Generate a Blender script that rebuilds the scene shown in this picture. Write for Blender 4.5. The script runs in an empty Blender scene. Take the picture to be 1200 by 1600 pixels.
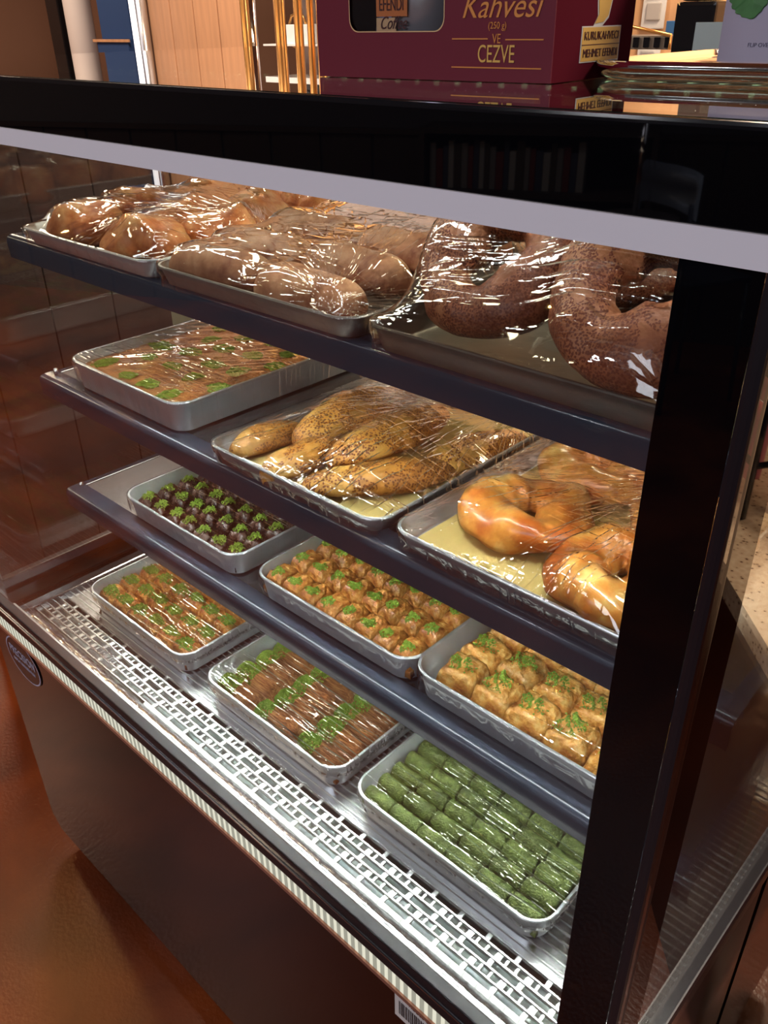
import bpy, bmesh, math, random
import numpy as np
from mathutils import Vector, Matrix, noise

C = bpy.context.scene.collection
S = bpy.context.scene
PI = math.pi
H = 1.68            # camera height; heights below are often written relative to it

# ------------------------------------------------------------------ camera
cam_d = bpy.data.cameras.new('camera')
cam_d.sensor_fit = 'VERTICAL'
cam_d.sensor_height = 36.0
cam_d.lens = 36.0 * 1311.86 / 1600.0
cam_d.clip_start = 0.02
cam = bpy.data.objects.new('camera', cam_d)
C.objects.link(cam)
right = Vector((0.72707755, 0.68638537, -0.01527619))
down = Vector((0.33793523, -0.37716082, -0.86229316))
fwd = Vector((-0.59762699, 0.62179164, -0.50617896))
m = Matrix.Identity(4)
for i in range(3):
    m[i][0] = right[i]; m[i][1] = -down[i]; m[i][2] = -fwd[i]
m[2][3] = H
cam.matrix_world = m
S.camera = cam

# ------------------------------------------------------------------ world, exposure, room lights, added fills
w = bpy.data.worlds.new('world'); S.world = w
w.use_nodes = True
w.node_tree.nodes['Background'].inputs[0].default_value = (0.62, 0.64, 0.78, 1)
w.node_tree.nodes['Background'].inputs[1].default_value = 0.05
S.view_settings.view_transform = 'Standard'
S.view_settings.look = 'None'
S.view_settings.gamma = 1.0
S.view_settings.exposure = 0.0
S.view_settings.use_curve_mapping = False
S.cycles.transparent_max_bounces = 32
S.cycles.max_bounces = 8
S.cycles.glossy_bounces = 5
S.cycles.sample_clamp_indirect = 6.0
S.cycles.caustics_reflective = False
S.cycles.caustics_refractive = False

def area(name, loc, sx, sy, power, col, rot=(0, 0, 0)):
    l = bpy.data.lights.new(name, 'AREA')
    l.shape = 'RECTANGLE'; l.size = sx; l.size_y = sy; l.energy = power; l.color = col
    o = bpy.data.objects.new(name, l); C.objects.link(o)
    o.location = loc; o.rotation_euler = rot
    return o
WARM = (1.0, 0.76, 0.54)
area('ceiling_lamp_light', (-5.0, -0.6, 3.1), 0.5, 0.5, 45, WARM)
area('ceiling_spot_light', (-2.97, 0.64, 2.6), 0.10, 0.10, 10, (1.0, 0.50, 0.16))
area('ceiling_lamp_light', (-2.3, -0.3, 3.1), 0.25, 0.25, 9, WARM)
area('ceiling_lamp_light', (-6.2, 2.2, 3.1), 0.6, 0.6, 60, WARM)
area('ceiling_lamp_light', (-3.4, 1.9, 3.1), 0.9, 0.5, 80, (1.0, 0.82, 0.68))
area('ceiling_lamp_light', (0.9, 1.9, 3.1), 0.6, 0.6, 70, (1.0, 0.84, 0.70))
area('ceiling_lamp_light', (-1.0, 2.9, 3.1), 0.6, 0.6, 60, WARM)
area('mirrored_wall_fill_light', (-3.2, -1.2, 3.1), 1.0, 0.6, 34, (0.92, 0.90, 1.0), (math.radians(-35), 0, 0))  # unseen fill added to brighten the mirrored wall and bookcase
area('left_wall_fill_light', (-7.2, 2.6, 2.9), 0.8, 0.8, 24, WARM, (0, math.radians(50), 0))  # unseen fill added to lift the brown wall at the left
area('furniture_fill_light', (-2.0, -2.5, 2.6), 0.3, 0.3, 16, (0.95, 0.95, 1.0))  # unseen fill added so the mirrored chair and table show up
area('front_fill_light', (-0.2, -2.6, 3.0), 2.4, 1.4, 62, (0.90, 0.90, 1.0), (math.radians(48), 0, 0))  # large unseen fill added to brighten the trim strip and box front

# ------------------------------------------------------------------ materials
def nt(name):
    mt = bpy.data.materials.new(name); mt.use_nodes = True
    t = mt.node_tree
    return mt, t, t.nodes['Principled BSDF']

def N(t, kind, **kw):
    n = t.nodes.new(kind)
    for k, v in kw.items():
        if k.startswith('i_'):
            key = k[2:]
            key = int(key) if key.isdigit() else key.replace('_', ' ')
            n.inputs[key].default_value = v
        else:
            setattr(n, k, v)
    return n

def srgb(r, g, b):
    f = lambda c: ((c / 255 + 0.055) / 1.055) ** 2.4 if c / 255 > 0.04045 else c / 255 / 12.92
    return (f(r), f(g), f(b), 1)

def plain(name, col, rough=0.5, metal=0.0, spec=0.5, var=0.0, scale=20, bump=0.0, stretch=None, emit=None):
    mt, t, b = nt(name)
    b.inputs['Roughness'].default_value = rough
    b.inputs['Metallic'].default_value = metal
    b.inputs['Specular IOR Level'].default_value = spec
    tc = N(t, 'ShaderNodeTexCoord')
    src = tc.outputs['Object']
    if stretch:
        mp = N(t, 'ShaderNodeMapping'); mp.inputs['Scale'].default_value = stretch
        t.links.new(src, mp.inputs['Vector']); src = mp.outputs['Vector']
    if var > 0 or bump > 0:
        nz = N(t, 'ShaderNodeTexNoise', i_Scale=scale, i_Detail=4.0)
        t.links.new(src, nz.inputs['Vector'])
    if var > 0:
        mx = N(t, 'ShaderNodeMix', data_type='RGBA')
        mx.inputs[6].default_value = tuple(c * (1 - var) for c in col[:3]) + (1,)
        mx.inputs[7].default_value = tuple(min(1, c * (1 + var)) for c in col[:3]) + (1,)
        t.links.new(nz.outputs['Fac'], mx.inputs[0]); t.links.new(mx.outputs[2], b.inputs['Base Color'])
    else:
        b.inputs['Base Color'].default_value = col
    if bump > 0:
        bp = N(t, 'ShaderNodeBump', i_Strength=bump, i_Distance=0.002)
        t.links.new(nz.outputs['Fac'], bp.inputs['Height']); t.links.new(bp.outputs['Normal'], b.inputs['Normal'])
    if emit:
        b.inputs['Emission Color'].default_value = emit[0]; b.inputs['Emission Strength'].default_value = emit[1]
    return mt

def ramp(t, stops):
    r = N(t, 'ShaderNodeValToRGB')
    e = r.color_ramp.elements
    e[0].position, e[0].color = stops[0]; e[1].position, e[1].color = stops[-1]
    for p, c in stops[1:-1]:
        x = e.new(p); x.color = c
    return r

def baked(name, stops, scale=9, rough=0.4, bump=0.3, fine=90, specks=None, coat=0.0, dist=0.003):
    """baked dough: colour from a soft noise, a little finer relief, optional seeds"""
    mt, t, b = nt(name)
    tc = N(t, 'ShaderNodeTexCoord'); src = tc.outputs['Object']
    n1 = N(t, 'ShaderNodeTexNoise', i_Scale=scale, i_Detail=5.0, i_Roughness=0.6)
    n2 = N(t, 'ShaderNodeTexNoise', i_Scale=fine, i_Detail=3.0)
    t.links.new(src, n1.inputs['Vector']); t.links.new(src, n2.inputs['Vector'])
    r = ramp(t, stops); t.links.new(n1.outputs['Fac'], r.inputs[0])
    out = r.outputs[0]; hgt = n2.outputs['Fac']
    if specks:
        v = N(t, 'ShaderNodeTexVoronoi', i_Scale=specks[1]); t.links.new(src, v.inputs['Vector'])
        lt = N(t, 'ShaderNodeMath', operation='LESS_THAN', i_1=specks[2]); t.links.new(v.outputs['Distance'], lt.inputs[0])
        n3 = N(t, 'ShaderNodeTexNoise', i_Scale=specks[3]); t.links.new(src, n3.inputs['Vector'])
        gt = N(t, 'ShaderNodeMath', operation='GREATER_THAN', i_1=specks[4]); t.links.new(n3.outputs['Fac'], gt.inputs[0])
        mu = N(t, 'ShaderNodeMath', operation='MULTIPLY'); t.links.new(lt.outputs[0], mu.inputs[0]); t.links.new(gt.outputs[0], mu.inputs[1])
        mx = N(t, 'ShaderNodeMix', data_type='RGBA'); t.links.new(mu.outputs[0], mx.inputs[0])
        t.links.new(out, mx.inputs[6]); mx.inputs[7].default_value = specks[0]
        out = mx.outputs[2]
        ad = N(t, 'ShaderNodeMath', operation='ADD'); t.links.new(mu.outputs[0], ad.inputs[0]); t.links.new(hgt, ad.inputs[1]); hgt = ad.outputs[0]
    oi = N(t, 'ShaderNodeObjectInfo'); mr = N(t, 'ShaderNodeMath', operation='MULTIPLY_ADD', i_1=0.34, i_2=0.82); t.links.new(oi.outputs['Random'], mr.inputs[0])
    hs = N(t, 'ShaderNodeHueSaturation'); t.links.new(mr.outputs[0], hs.inputs['Value']); t.links.new(out, hs.inputs['Color']); out = hs.outputs[0]
    t.links.new(out, b.inputs['Base Color'])
    bp = N(t, 'ShaderNodeBump', i_Strength=bump, i_Distance=dist)
    t.links.new(hgt, bp.inputs['Height']); t.links.new(bp.outputs['Normal'], b.inputs['Normal'])
    b.inputs['Roughness'].default_value = rough
    b.inputs['Coat Weight'].default_value = coat; b.inputs['Coat Roughness'].default_value = 0.12
    return mt

def thin_glass(name, tint=(0.97, 0.985, 0.975, 1), gain=1.0, rough=0.0, base=0.04, bump=None):
    """a clear sheet: lets light straight through, mirrors more towards grazing angles"""
    mt = bpy.data.materials.new(name); mt.use_nodes = True
    t = mt.node_tree; t.nodes.clear()
    out = N(t, 'ShaderNodeOutputMaterial')
    tr = N(t, 'ShaderNodeBsdfTransparent'); tr.inputs[0].default_value = tint
    gl = N(t, 'ShaderNodeBsdfAnisotropic' if False else 'ShaderNodeBsdfGlossy'); gl.inputs['Roughness'].default_value = rough
    gl.inputs['Color'].default_value = (1, 1, 1, 1)
    geo = N(t, 'ShaderNodeNewGeometry')
    dot = N(t, 'ShaderNodeVectorMath', operation='DOT_PRODUCT')
    t.links.new(geo.outputs['Incoming'], dot.inputs[0])
    nrm = geo.outputs['Normal']
    if bump:
        nrm = bump(t)
        t.links.new(nrm, gl.inputs['Normal'])
    t.links.new(nrm, dot.inputs[1])
    ab = N(t, 'ShaderNodeMath', operation='ABSOLUTE'); t.links.new(dot.outputs['Value'], ab.inputs[0])
    om = N(t, 'ShaderNodeMath', operation='SUBTRACT', i_0=1.0, use_clamp=True); t.links.new(ab.outputs[0], om.inputs[1])
    pw = N(t, 'ShaderNodeMath', operation='POWER', i_1=5.0); t.links.new(om.outputs[0], pw.inputs[0])
    ml = N(t, 'ShaderNodeMath', operation='MULTIPLY_ADD', i_1=(1 - base) * gain, i_2=base * gain, use_clamp=True)
    t.links.new(pw.outputs[0], ml.inputs[0])
    mix = N(t, 'ShaderNodeMixShader')
    t.links.new(ml.outputs[0], mix.inputs[0]); t.links.new(tr.outputs[0], mix.inputs[1]); t.links.new(gl.outputs[0], mix.inputs[2])
    t.links.new(mix.outputs[0], out.inputs[0])
    return mt

def film_material(name, angle, strength=0.5, gain=2.2, density=1.0, focus=None):
    """cling film: thin raised pleats along one direction (or fanning out from a point) plus fine crumple"""
    def bump(t):
        tc = N(t, 'ShaderNodeTexCoord')
        def ridge(vec, sc, dist, width):
            nz = N(t, 'ShaderNodeTexNoise', i_Scale=sc, i_Detail=1.5, i_Distortion=dist); t.links.new(vec, nz.inputs['Vector'])
            a = N(t, 'ShaderNodeMath', operation='SUBTRACT', i_1=0.5); t.links.new(nz.outputs['Fac'], a.inputs[0])
            b = N(t, 'ShaderNodeMath', operation='ABSOLUTE'); t.links.new(a.outputs[0], b.inputs[0])
            c = N(t, 'ShaderNodeMath', operation='MULTIPLY_ADD', i_1=-1.0 / width, i_2=1.0, use_clamp=True); t.links.new(b.outputs[0], c.inputs[0])
            return c.outputs[0]
        def flat(ang, sx, sy):
            mp = N(t, 'ShaderNodeMapping'); mp.inputs['Rotation'].default_value = (0, 0, ang); mp.inputs['Scale'].default_value = (sx, sy, 1)
            t.links.new(tc.outputs['Object'], mp.inputs['Vector']); return mp.outputs['Vector']
        if focus:
            sb = N(t, 'ShaderNodeVectorMath', operation='SUBTRACT'); sb.inputs[1].default_value = (focus[0], focus[1], 0); t.links.new(tc.outputs['Object'], sb.inputs[0])
            sx = N(t, 'ShaderNodeSeparateXYZ'); t.links.new(sb.outputs[0], sx.inputs[0])
            at_ = N(t, 'ShaderNodeMath', operation='ARCTAN2'); t.links.new(sx.outputs[1], at_.inputs[0]); t.links.new(sx.outputs[0], at_.inputs[1])
            ln = N(t, 'ShaderNodeVectorMath', operation='LENGTH'); t.links.new(sb.outputs[0], ln.inputs[0])
            m1 = N(t, 'ShaderNodeMath', operation='MULTIPLY', i_1=5.0 * density); t.links.new(at_.outputs[0], m1.inputs[0])
            m2 = N(t, 'ShaderNodeMath', operation='MULTIPLY', i_1=6.0); t.links.new(ln.outputs['Value'], m2.inputs[0])
            cx = N(t, 'ShaderNodeCombineXYZ'); t.links.new(m1.outputs[0], cx.inputs[0]); t.links.new(m2.outputs[0], cx.inputs[1])
            a = ridge(cx.outputs[0], 2.2, 0.1, 0.045)
        else:
            a = ridge(flat(angle, 1.0 * density, 15 * density), 3.0, 0.12, 0.045)
        b_ = ridge(flat(angle + 0.45, 1.3, 16), 2.4, 0.2, 0.03)
        mn = N(t, 'ShaderNodeMath', operation='MULTIPLY_ADD', i_1=0.5); t.links.new(b_, mn.inputs[0]); t.links.new(a, mn.inputs[2])
        cr = N(t, 'ShaderNodeTexNoise', i_Scale=26.0, i_Detail=3.0, i_Distortion=0.8); t.links.new(tc.outputs['Object'], cr.inputs['Vector'])
        ma = N(t, 'ShaderNodeMath', operation='MULTIPLY_ADD', i_1=0.45); t.links.new(cr.outputs['Fac'], ma.inputs[0]); t.links.new(mn.outputs[0], ma.inputs[2])
        mk = N(t, 'ShaderNodeTexNoise', i_Scale=6.5, i_Detail=1.0); t.links.new(tc.outputs['Object'], mk.inputs['Vector'])
        mr = N(t, 'ShaderNodeMapRange'); mr.inputs[1].default_value = 0.40; mr.inputs[2].default_value = 0.60; mr.inputs[3].default_value = 0.15; mr.inputs[4].default_value = 1.0
        t.links.new(mk.outputs['Fac'], mr.inputs[0])
        mm = N(t, 'ShaderNodeMath', operation='MULTIPLY'); t.links.new(ma.outputs[0], mm.inputs[0]); t.links.new(mr.outputs[0], mm.inputs[1])
        bp = N(t, 'ShaderNodeBump', i_Strength=strength, i_Distance=0.0022)
        t.links.new(mm.outputs[0], bp.inputs['Height'])
        return bp.outputs['Normal']
    return thin_glass(name, (0.975, 0.975, 0.97, 1), gain, 0.045, 0.05, bump)

M = {}
M['black'] = plain('black_enamel', (0.006, 0.006, 0.008, 1), 0.12, spec=0.5)
M['black_glass'] = plain('black_printed_glass', (0.002, 0.002, 0.003, 1), 0.02, spec=0.3)
M['gasket'] = plain('black_gasket', (0.008, 0.008, 0.012, 1), 0.35)
M['steel'] = plain('brushed_steel', (0.62, 0.63, 0.64, 1), 0.24, 1.0, var=0.12, scale=6, bump=0.04, stretch=(2, 90, 90))
M['polished'] = plain('polished_steel', (0.55, 0.56, 0.58, 1), 0.10, 1.0)
M['lip'] = plain('slate_polished_rail', (0.040, 0.050, 0.074, 1), 0.16, 0.1, spec=0.4)
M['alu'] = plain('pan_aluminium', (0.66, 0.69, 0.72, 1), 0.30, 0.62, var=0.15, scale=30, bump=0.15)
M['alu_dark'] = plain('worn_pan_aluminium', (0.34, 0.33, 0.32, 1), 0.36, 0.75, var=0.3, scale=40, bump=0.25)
M['strip'] = plain('satin_grey_trim', srgb(240, 242, 252), 0.42, 0.0, emit=None)
M['cabinet'] = plain('dark_bronze_polished_panel', (0.085, 0.040, 0.032, 1), 0.07, 0.9, spec=0.2, bump=0.02, scale=3)
M['paper'] = plain('baking_parchment', srgb(222, 194, 118), 0.6, var=0.06, scale=8)
M['white'] = plain('white_plastic', (0.78, 0.78, 0.76, 1), 0.4)
M['cream'] = plain('cream_plastic', (0.55, 0.52, 0.38, 1), 0.35)
M['maroon'] = plain('maroon_card', srgb(116, 34, 52), 0.45, spec=0.3)
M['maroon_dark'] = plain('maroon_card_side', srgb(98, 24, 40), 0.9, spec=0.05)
M['gold_ink'] = plain('orange_gold_ink', srgb(232, 150, 70), 0.5)
M['gold_ink2'] = plain('pale_gold_ink', srgb(238, 190, 96), 0.5)
M['label_orange'] = plain('orange_label', srgb(226, 130, 62), 0.5)
M['label_cream'] = plain('cream_label', srgb(232, 190, 140), 0.5)
M['brown_ink'] = plain('brown_ink', srgb(80, 22, 24), 0.5)
M['foil'] = plain('silver_foil_pouch', (0.72, 0.70, 0.74, 1), 0.25, 0.6, bump=0.3, scale=16)
M['badge_silver'] = plain('silver_badge_print', srgb(190, 195, 225), 0.35)
M['badge_black'] = plain('black_badge', (0.01, 0.008, 0.012, 1), 0.25)
M['wood'] = plain('light_wood_plank', srgb(196, 146, 108), 0.45, var=0.3, scale=3, stretch=(9, 9, 0.7))
M['darkwood'] = plain('dark_brown_wood', srgb(54, 42, 38), 0.5, var=0.35, scale=3, stretch=(10, 10, 0.6))
M['brownwall'] = plain('brown_painted_wall', srgb(134, 98, 80), 0.8, var=0.08, scale=2)
M['greywall'] = plain('dark_grey_wall', srgb(66, 62, 66), 0.8)
M['tanwall'] = plain('tan_wall', srgb(226, 176, 128), 0.8, var=0.05, scale=2)
M['brass'] = plain('satin_brass', srgb(196, 144, 84), 0.28, 0.9)
M['chrome'] = plain('chrome', (0.8, 0.8, 0.82, 1), 0.08, 1.0)
M['palegreen'] = plain('pale_green_cabinet_paint', srgb(176, 196, 180), 0.4)
M['blue'] = plain('blue_panel', srgb(38, 66, 112), 0.5)
M['white_col'] = plain('white_column_paint', srgb(206, 196, 196), 0.6)
M['led'] = None
M['plate'] = plain('dark_shelf_steel', (0.20, 0.20, 0.21, 1), 0.25, 0.9)
M['aubergine'] = plain('aubergine_brown_planks', srgb(82, 68, 68), 0.85, spec=0.1, var=0.3, scale=3, stretch=(10, 10, 0.6))  # planks lightened and greyed to carry the side-glass veil in their colour
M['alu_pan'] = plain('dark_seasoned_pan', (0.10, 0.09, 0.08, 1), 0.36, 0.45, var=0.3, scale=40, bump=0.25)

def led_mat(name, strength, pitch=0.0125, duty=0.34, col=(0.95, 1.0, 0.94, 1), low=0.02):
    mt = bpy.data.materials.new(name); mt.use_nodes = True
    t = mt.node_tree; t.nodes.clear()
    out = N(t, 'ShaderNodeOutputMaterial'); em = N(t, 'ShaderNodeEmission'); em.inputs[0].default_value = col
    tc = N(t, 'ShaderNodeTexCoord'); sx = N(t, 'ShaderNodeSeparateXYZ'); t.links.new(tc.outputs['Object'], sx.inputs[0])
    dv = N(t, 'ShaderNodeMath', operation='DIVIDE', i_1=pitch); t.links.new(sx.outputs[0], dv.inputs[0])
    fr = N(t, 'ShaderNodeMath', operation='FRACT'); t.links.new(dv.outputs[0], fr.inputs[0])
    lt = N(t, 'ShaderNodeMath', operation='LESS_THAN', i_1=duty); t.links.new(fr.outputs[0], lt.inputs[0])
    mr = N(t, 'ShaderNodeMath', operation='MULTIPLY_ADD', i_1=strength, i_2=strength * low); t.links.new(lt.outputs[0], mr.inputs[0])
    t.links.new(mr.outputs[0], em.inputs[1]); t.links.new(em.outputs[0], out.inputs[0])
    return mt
M['led'] = led_mat('led_strip_light', 225)
M['led_top'] = led_mat('led_top_strip_light', 85)
M['tube'] = led_mat('sill_bar_glow', 1.1, 0.02, 0.9, low=1.0)
M['well'] = plain('grey_well_steel', (0.30, 0.34, 0.34, 1), 0.5, 0.3)
M['ledge'] = plain('white_lit_ledge', (0.82, 0.84, 0.84, 1), 0.35, 0.2)
M['ties'] = plain('pale_steel_ties', (0.62, 0.65, 0.65, 1), 0.30, 0.9)
M['stripe_glow'] = led_mat('sill_stripe_glow', 0.42, 0.0125, 0.45, (1.0, 0.97, 0.78, 1), 0.85)  # glowing stripes painted for LED light caught on the sill metal

M['glass'] = thin_glass('case_glass', (0.985, 0.995, 0.99, 1), 1.0, 0.0, 0.035)
M['side_glass'] = thin_glass('case_side_glass', (0.84, 0.86, 0.85, 1), 1.35, 0.0, 0.05)
M['top_glass'] = thin_glass('case_top_glass', (0.80, 0.86, 0.82, 1), 1.15, 0.0, 0.05)
M['shelf_glass'] = thin_glass('shelf_glass', (0.9, 0.95, 0.93, 1), 1.0, 0.02, 0.04)
M['clear'] = thin_glass('clear_window_film', (0.96, 0.96, 0.97, 1), 1.0, 0.03, 0.05)

BR = srgb
M['log'] = baked('soft_roll_crust', [(0.25, BR(222, 172, 130)), (0.48, BR(192, 132, 94)), (0.68, BR(132, 70, 44))], 20, 0.6, 0.25, 120)
M['braid'] = baked('braided_pastry_crust', [(0.3, BR(236, 176, 112)), (0.5, BR(212, 122, 60)), (0.68, BR(150, 66, 32))], 22, 0.5, 0.5, 90)
M['darkring'] = baked('dark_sesame_ring_crust', [(0.3, BR(206, 140, 98)), (0.5, BR(168, 98, 64)), (0.72, BR(112, 56, 38))], 12, 0.5, 0.6, 160, (BR(126, 62, 40), 420, 0.52, 26, 0.42), 0.05)
M['sesame'] = baked('sesame_loaf_crust', [(0.3, BR(236, 184, 92)), (0.5, BR(218, 146, 62)), (0.75, BR(178, 98, 38))], 11, 0.42, 0.7, 120, (BR(150, 82, 30), 300, 0.46, 22, 0.44), 0.1)
M['acma'] = baked('glazed_ring_crust', [(0.30, BR(250, 208, 124)), (0.44, BR(232, 154, 68)), (0.58, BR(200, 104, 38)), (0.78, BR(160, 68, 26))], 17, 0.3, 0.3, 60, coat=0.5)
M['baklava'] = baked('baklava_pastry', [(0.3, BR(226, 178, 104)), (0.48, BR(196, 128, 58)), (0.66, BR(146, 78, 30))], 60, 0.25, 0.9, 170, coat=0.6, dist=0.005)
M['baklava2'] = baked('dull_baklava_pastry', [(0.3, BR(206, 150, 76)), (0.48, BR(178, 108, 46)), (0.66, BR(136, 68, 26))], 55, 0.3, 0.9, 170, coat=0.5, dist=0.005)
M['choc'] = baked('chocolate_pastry', [(0.3, BR(92, 62, 50)), (0.5, BR(58, 34, 28)), (0.75, BR(34, 20, 18))], 50, 0.25, 0.8, 220, coat=0.5)
M['kadayif'] = baked('shredded_pastry', [(0.3, BR(196, 138, 84)), (0.5, BR(160, 98, 50)), (0.7, BR(104, 56, 24))], 60, 0.5, 1.0, 150, dist=0.005)
M['kunefe'] = baked('flat_shredded_pastry', [(0.3, BR(206, 146, 66)), (0.5, BR(184, 104, 42)), (0.68, BR(136, 68, 26))], 26, 0.35, 1.0, 190, coat=0.4, dist=0.005)
M['shell'] = baked('crumpled_leaf_pastry', [(0.28, BR(236, 200, 128)), (0.48, BR(214, 152, 74)), (0.66, BR(160, 90, 34))], 42, 0.25, 0.9, 110, coat=0.6, dist=0.006)
M['sarma'] = baked('green_pistachio_paste', [(0.3, BR(118, 132, 66)), (0.5, BR(92, 108, 50)), (0.75, BR(64, 80, 32))], 90, 0.45, 0.9, 380)
M['crumb'] = plain('ground_pistachio', srgb(124, 154, 42), 0.65, var=0.35, scale=160)
M['crumb_d'] = plain('ground_pistachio_dull', srgb(112, 140, 42), 0.65, var=0.35, scale=160)

# stretch the shredded pastries along their strands
for k, sc in (('kadayif', (0.5, 7, 7)), ('kunefe', (1, 1, 1))):
    t = M[k].node_tree
    tc = [n for n in t.nodes if n.type == 'TEX_COORD'][0]
    mp = N(t, 'ShaderNodeMapping'); mp.inputs['Scale'].default_value = sc
    for l in list(tc.outputs['Object'].links):
        s = l.to_socket; t.links.remove(l); t.links.new(mp.outputs[0], s)
    t.links.new(tc.outputs['Object'], mp.inputs['Vector'])

def floor_material():
    mt, t, b = nt('stained_concrete')
    tc = N(t, 'ShaderNodeTexCoord')
    n1 = N(t, 'ShaderNodeTexNoise', i_Scale=2.2, i_Detail=7.0, i_Distortion=0.6); t.links.new(tc.outputs['Object'], n1.inputs['Vector'])
    r = ramp(t, [(0.3, srgb(66, 25, 9)), (0.5, srgb(98, 42, 15)), (0.72, srgb(132, 62, 23))]); t.links.new(n1.outputs['Fac'], r.inputs[0])
    t.links.new(r.outputs[0], b.inputs['Base Color'])
    n2 = N(t, 'ShaderNodeTexNoise', i_Scale=110.0, i_Detail=4.0); t.links.new(tc.outputs['Object'], n2.inputs['Vector'])
    bp = N(t, 'ShaderNodeBump', i_Strength=0.2, i_Distance=0.004); t.links.new(n2.outputs['Fac'], bp.inputs['Height']); t.links.new(bp.outputs[0], b.inputs['Normal'])
    b.inputs['Roughness'].default_value = 0.30; b.inputs['Specular IOR Level'].default_value = 0.35
    return mt
M['floor'] = floor_material()

def granite_material():
    mt, t, b = nt('speckled_granite')
    tc = N(t, 'ShaderNodeTexCoord')
    v = N(t, 'ShaderNodeTexVoronoi', i_Scale=95.0); t.links.new(tc.outputs['Object'], v.inputs['Vector'])
    n = N(t, 'ShaderNodeTexNoise', i_Scale=60.0); t.links.new(tc.outputs['Object'], n.inputs['Vector'])
    a = N(t, 'ShaderNodeMath', operation='MULTIPLY'); t.links.new(v.outputs['Distance'], a.inputs[0]); t.links.new(n.outputs['Fac'], a.inputs[1])
    r = ramp(t, [(0.06, srgb(96, 62, 44)), (0.12, srgb(206, 176, 140)), (0.5, srgb(226, 200, 164))]); t.links.new(a.outputs[0], r.inputs[0])
    t.links.new(r.outputs[0], b.inputs['Base Color']); b.inputs['Roughness'].default_value = 0.2
    return mt
M['granite'] = granite_material()

# ------------------------------------------------------------------ object helpers
def link(name, me, mat=None, parent=None, loc=(0, 0, 0), rot=(0, 0, 0)):
    o = bpy.data.objects.new(name, me); C.objects.link(o)
    if mat is not None:
        if me.materials: me.materials[0] = mat
        else: me.materials.append(mat)
    if parent is not None: o.parent = parent
    o.location = loc; o.rotation_euler = rot
    return o

def tag(o, label=None, cat=None, group=None, kind=None):
    if label: o['label'] = label
    if cat: o['category'] = cat
    if group: o['group'] = group
    if kind: o['kind'] = kind
    return o

def empty(name, loc=(0, 0, 0), rot=0.0):
    o = bpy.data.objects.new(name, None); C.objects.link(o)
    o.location = loc; o.rotation_euler = (0, 0, rot); o.empty_display_size = 0.02
    return o

def to_mesh(bm, name='m', smooth=False):
    bmesh.ops.recalc_face_normals(bm, faces=bm.faces)
    me = bpy.data.meshes.new(name); bm.to_mesh(me); bm.free()
    if smooth:
        me.polygons.foreach_set('use_smooth', [True] * len(me.polygons))
    return me

def add_box(bm, x0, x1, y0, y1, z0, z1, bev=0.0):
    vs = [bm.verts.new((x, y, z)) for z in (z0, z1) for y in (y0, y1) for x in (x0, x1)]
    fs = [(0, 2, 3, 1), (4, 5, 7, 6), (0, 1, 5, 4), (2, 6, 7, 3), (0, 4, 6, 2), (1, 3, 7, 5)]
    faces = [bm.faces.new([vs[i] for i in f]) for f in fs]
    if bev > 0:
        es = list({e for f in faces for e in f.edges})
        bmesh.ops.bevel(bm, geom=es, offset=bev, segments=2, affect='EDGES', profile=0.7)

def box(name, x0, x1, y0, y1, z0, z1, mat, parent=None, bev=0.0, **tg):
    bm = bmesh.new(); add_box(bm, x0, x1, y0, y1, z0, z1, bev)
    o = link(name, to_mesh(bm, name), mat, parent)
    return tag(o, **tg) if tg else o

def extrude_x(name, prof, x0, x1, mat, parent=None, smooth=False, closed=True):
    """a profile in (y,z) run along X"""
    bm = bmesh.new()
    a = [bm.verts.new((x0, y, z)) for y, z in prof]; b = [bm.verts.new((x1, y, z)) for y, z in prof]
    n = len(prof)
    for i in range(n if closed else n - 1):
        j = (i + 1) % n
        bm.faces.new((a[i], a[j], b[j], b[i]))
    if closed:
        bm.faces.new(a[::-1]); bm.faces.new(b)
    me = to_mesh(bm, name)
    if smooth:
        me.polygons.foreach_set('use_smooth', [True] * len(me.polygons))
        me.set_sharp_from_angle(angle=math.radians(40))
    return link(name, me, mat, parent)

def tube(bm, pts, r, seg=8, caps=True):
    pts = [Vector(p) for p in pts]; rings = []
    for i, p in enumerate(pts):
        d = (pts[min(i + 1, len(pts) - 1)] - pts[max(i - 1, 0)]).normalized()
        u = d.orthogonal().normalized() if i == 0 else (pu - d * pu.dot(d)).normalized()
        pu = u; v = d.cross(u)
        rr = r[i] if isinstance(r, (list, tuple)) else r
        rings.append([bm.verts.new(p + (u * math.cos(a) + v * math.sin(a)) * rr) for a in [2 * PI * k / seg for k in range(seg)]])
    for a, b in zip(rings, rings[1:]):
        for k in range(seg):
            bm.faces.new((a[k], a[(k + 1) % seg], b[(k + 1) % seg], b[k]))
    if caps:
        bm.faces.new(rings[0][::-1]); bm.faces.new(rings[-1])

def tube_obj(name, pts, r, mat, parent=None, seg=10, **tg):
    bm = bmesh.new(); tube(bm, pts, r, seg)
    o = link(name, to_mesh(bm, name, True), mat, parent)
    return tag(o, **tg) if tg else o

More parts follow.
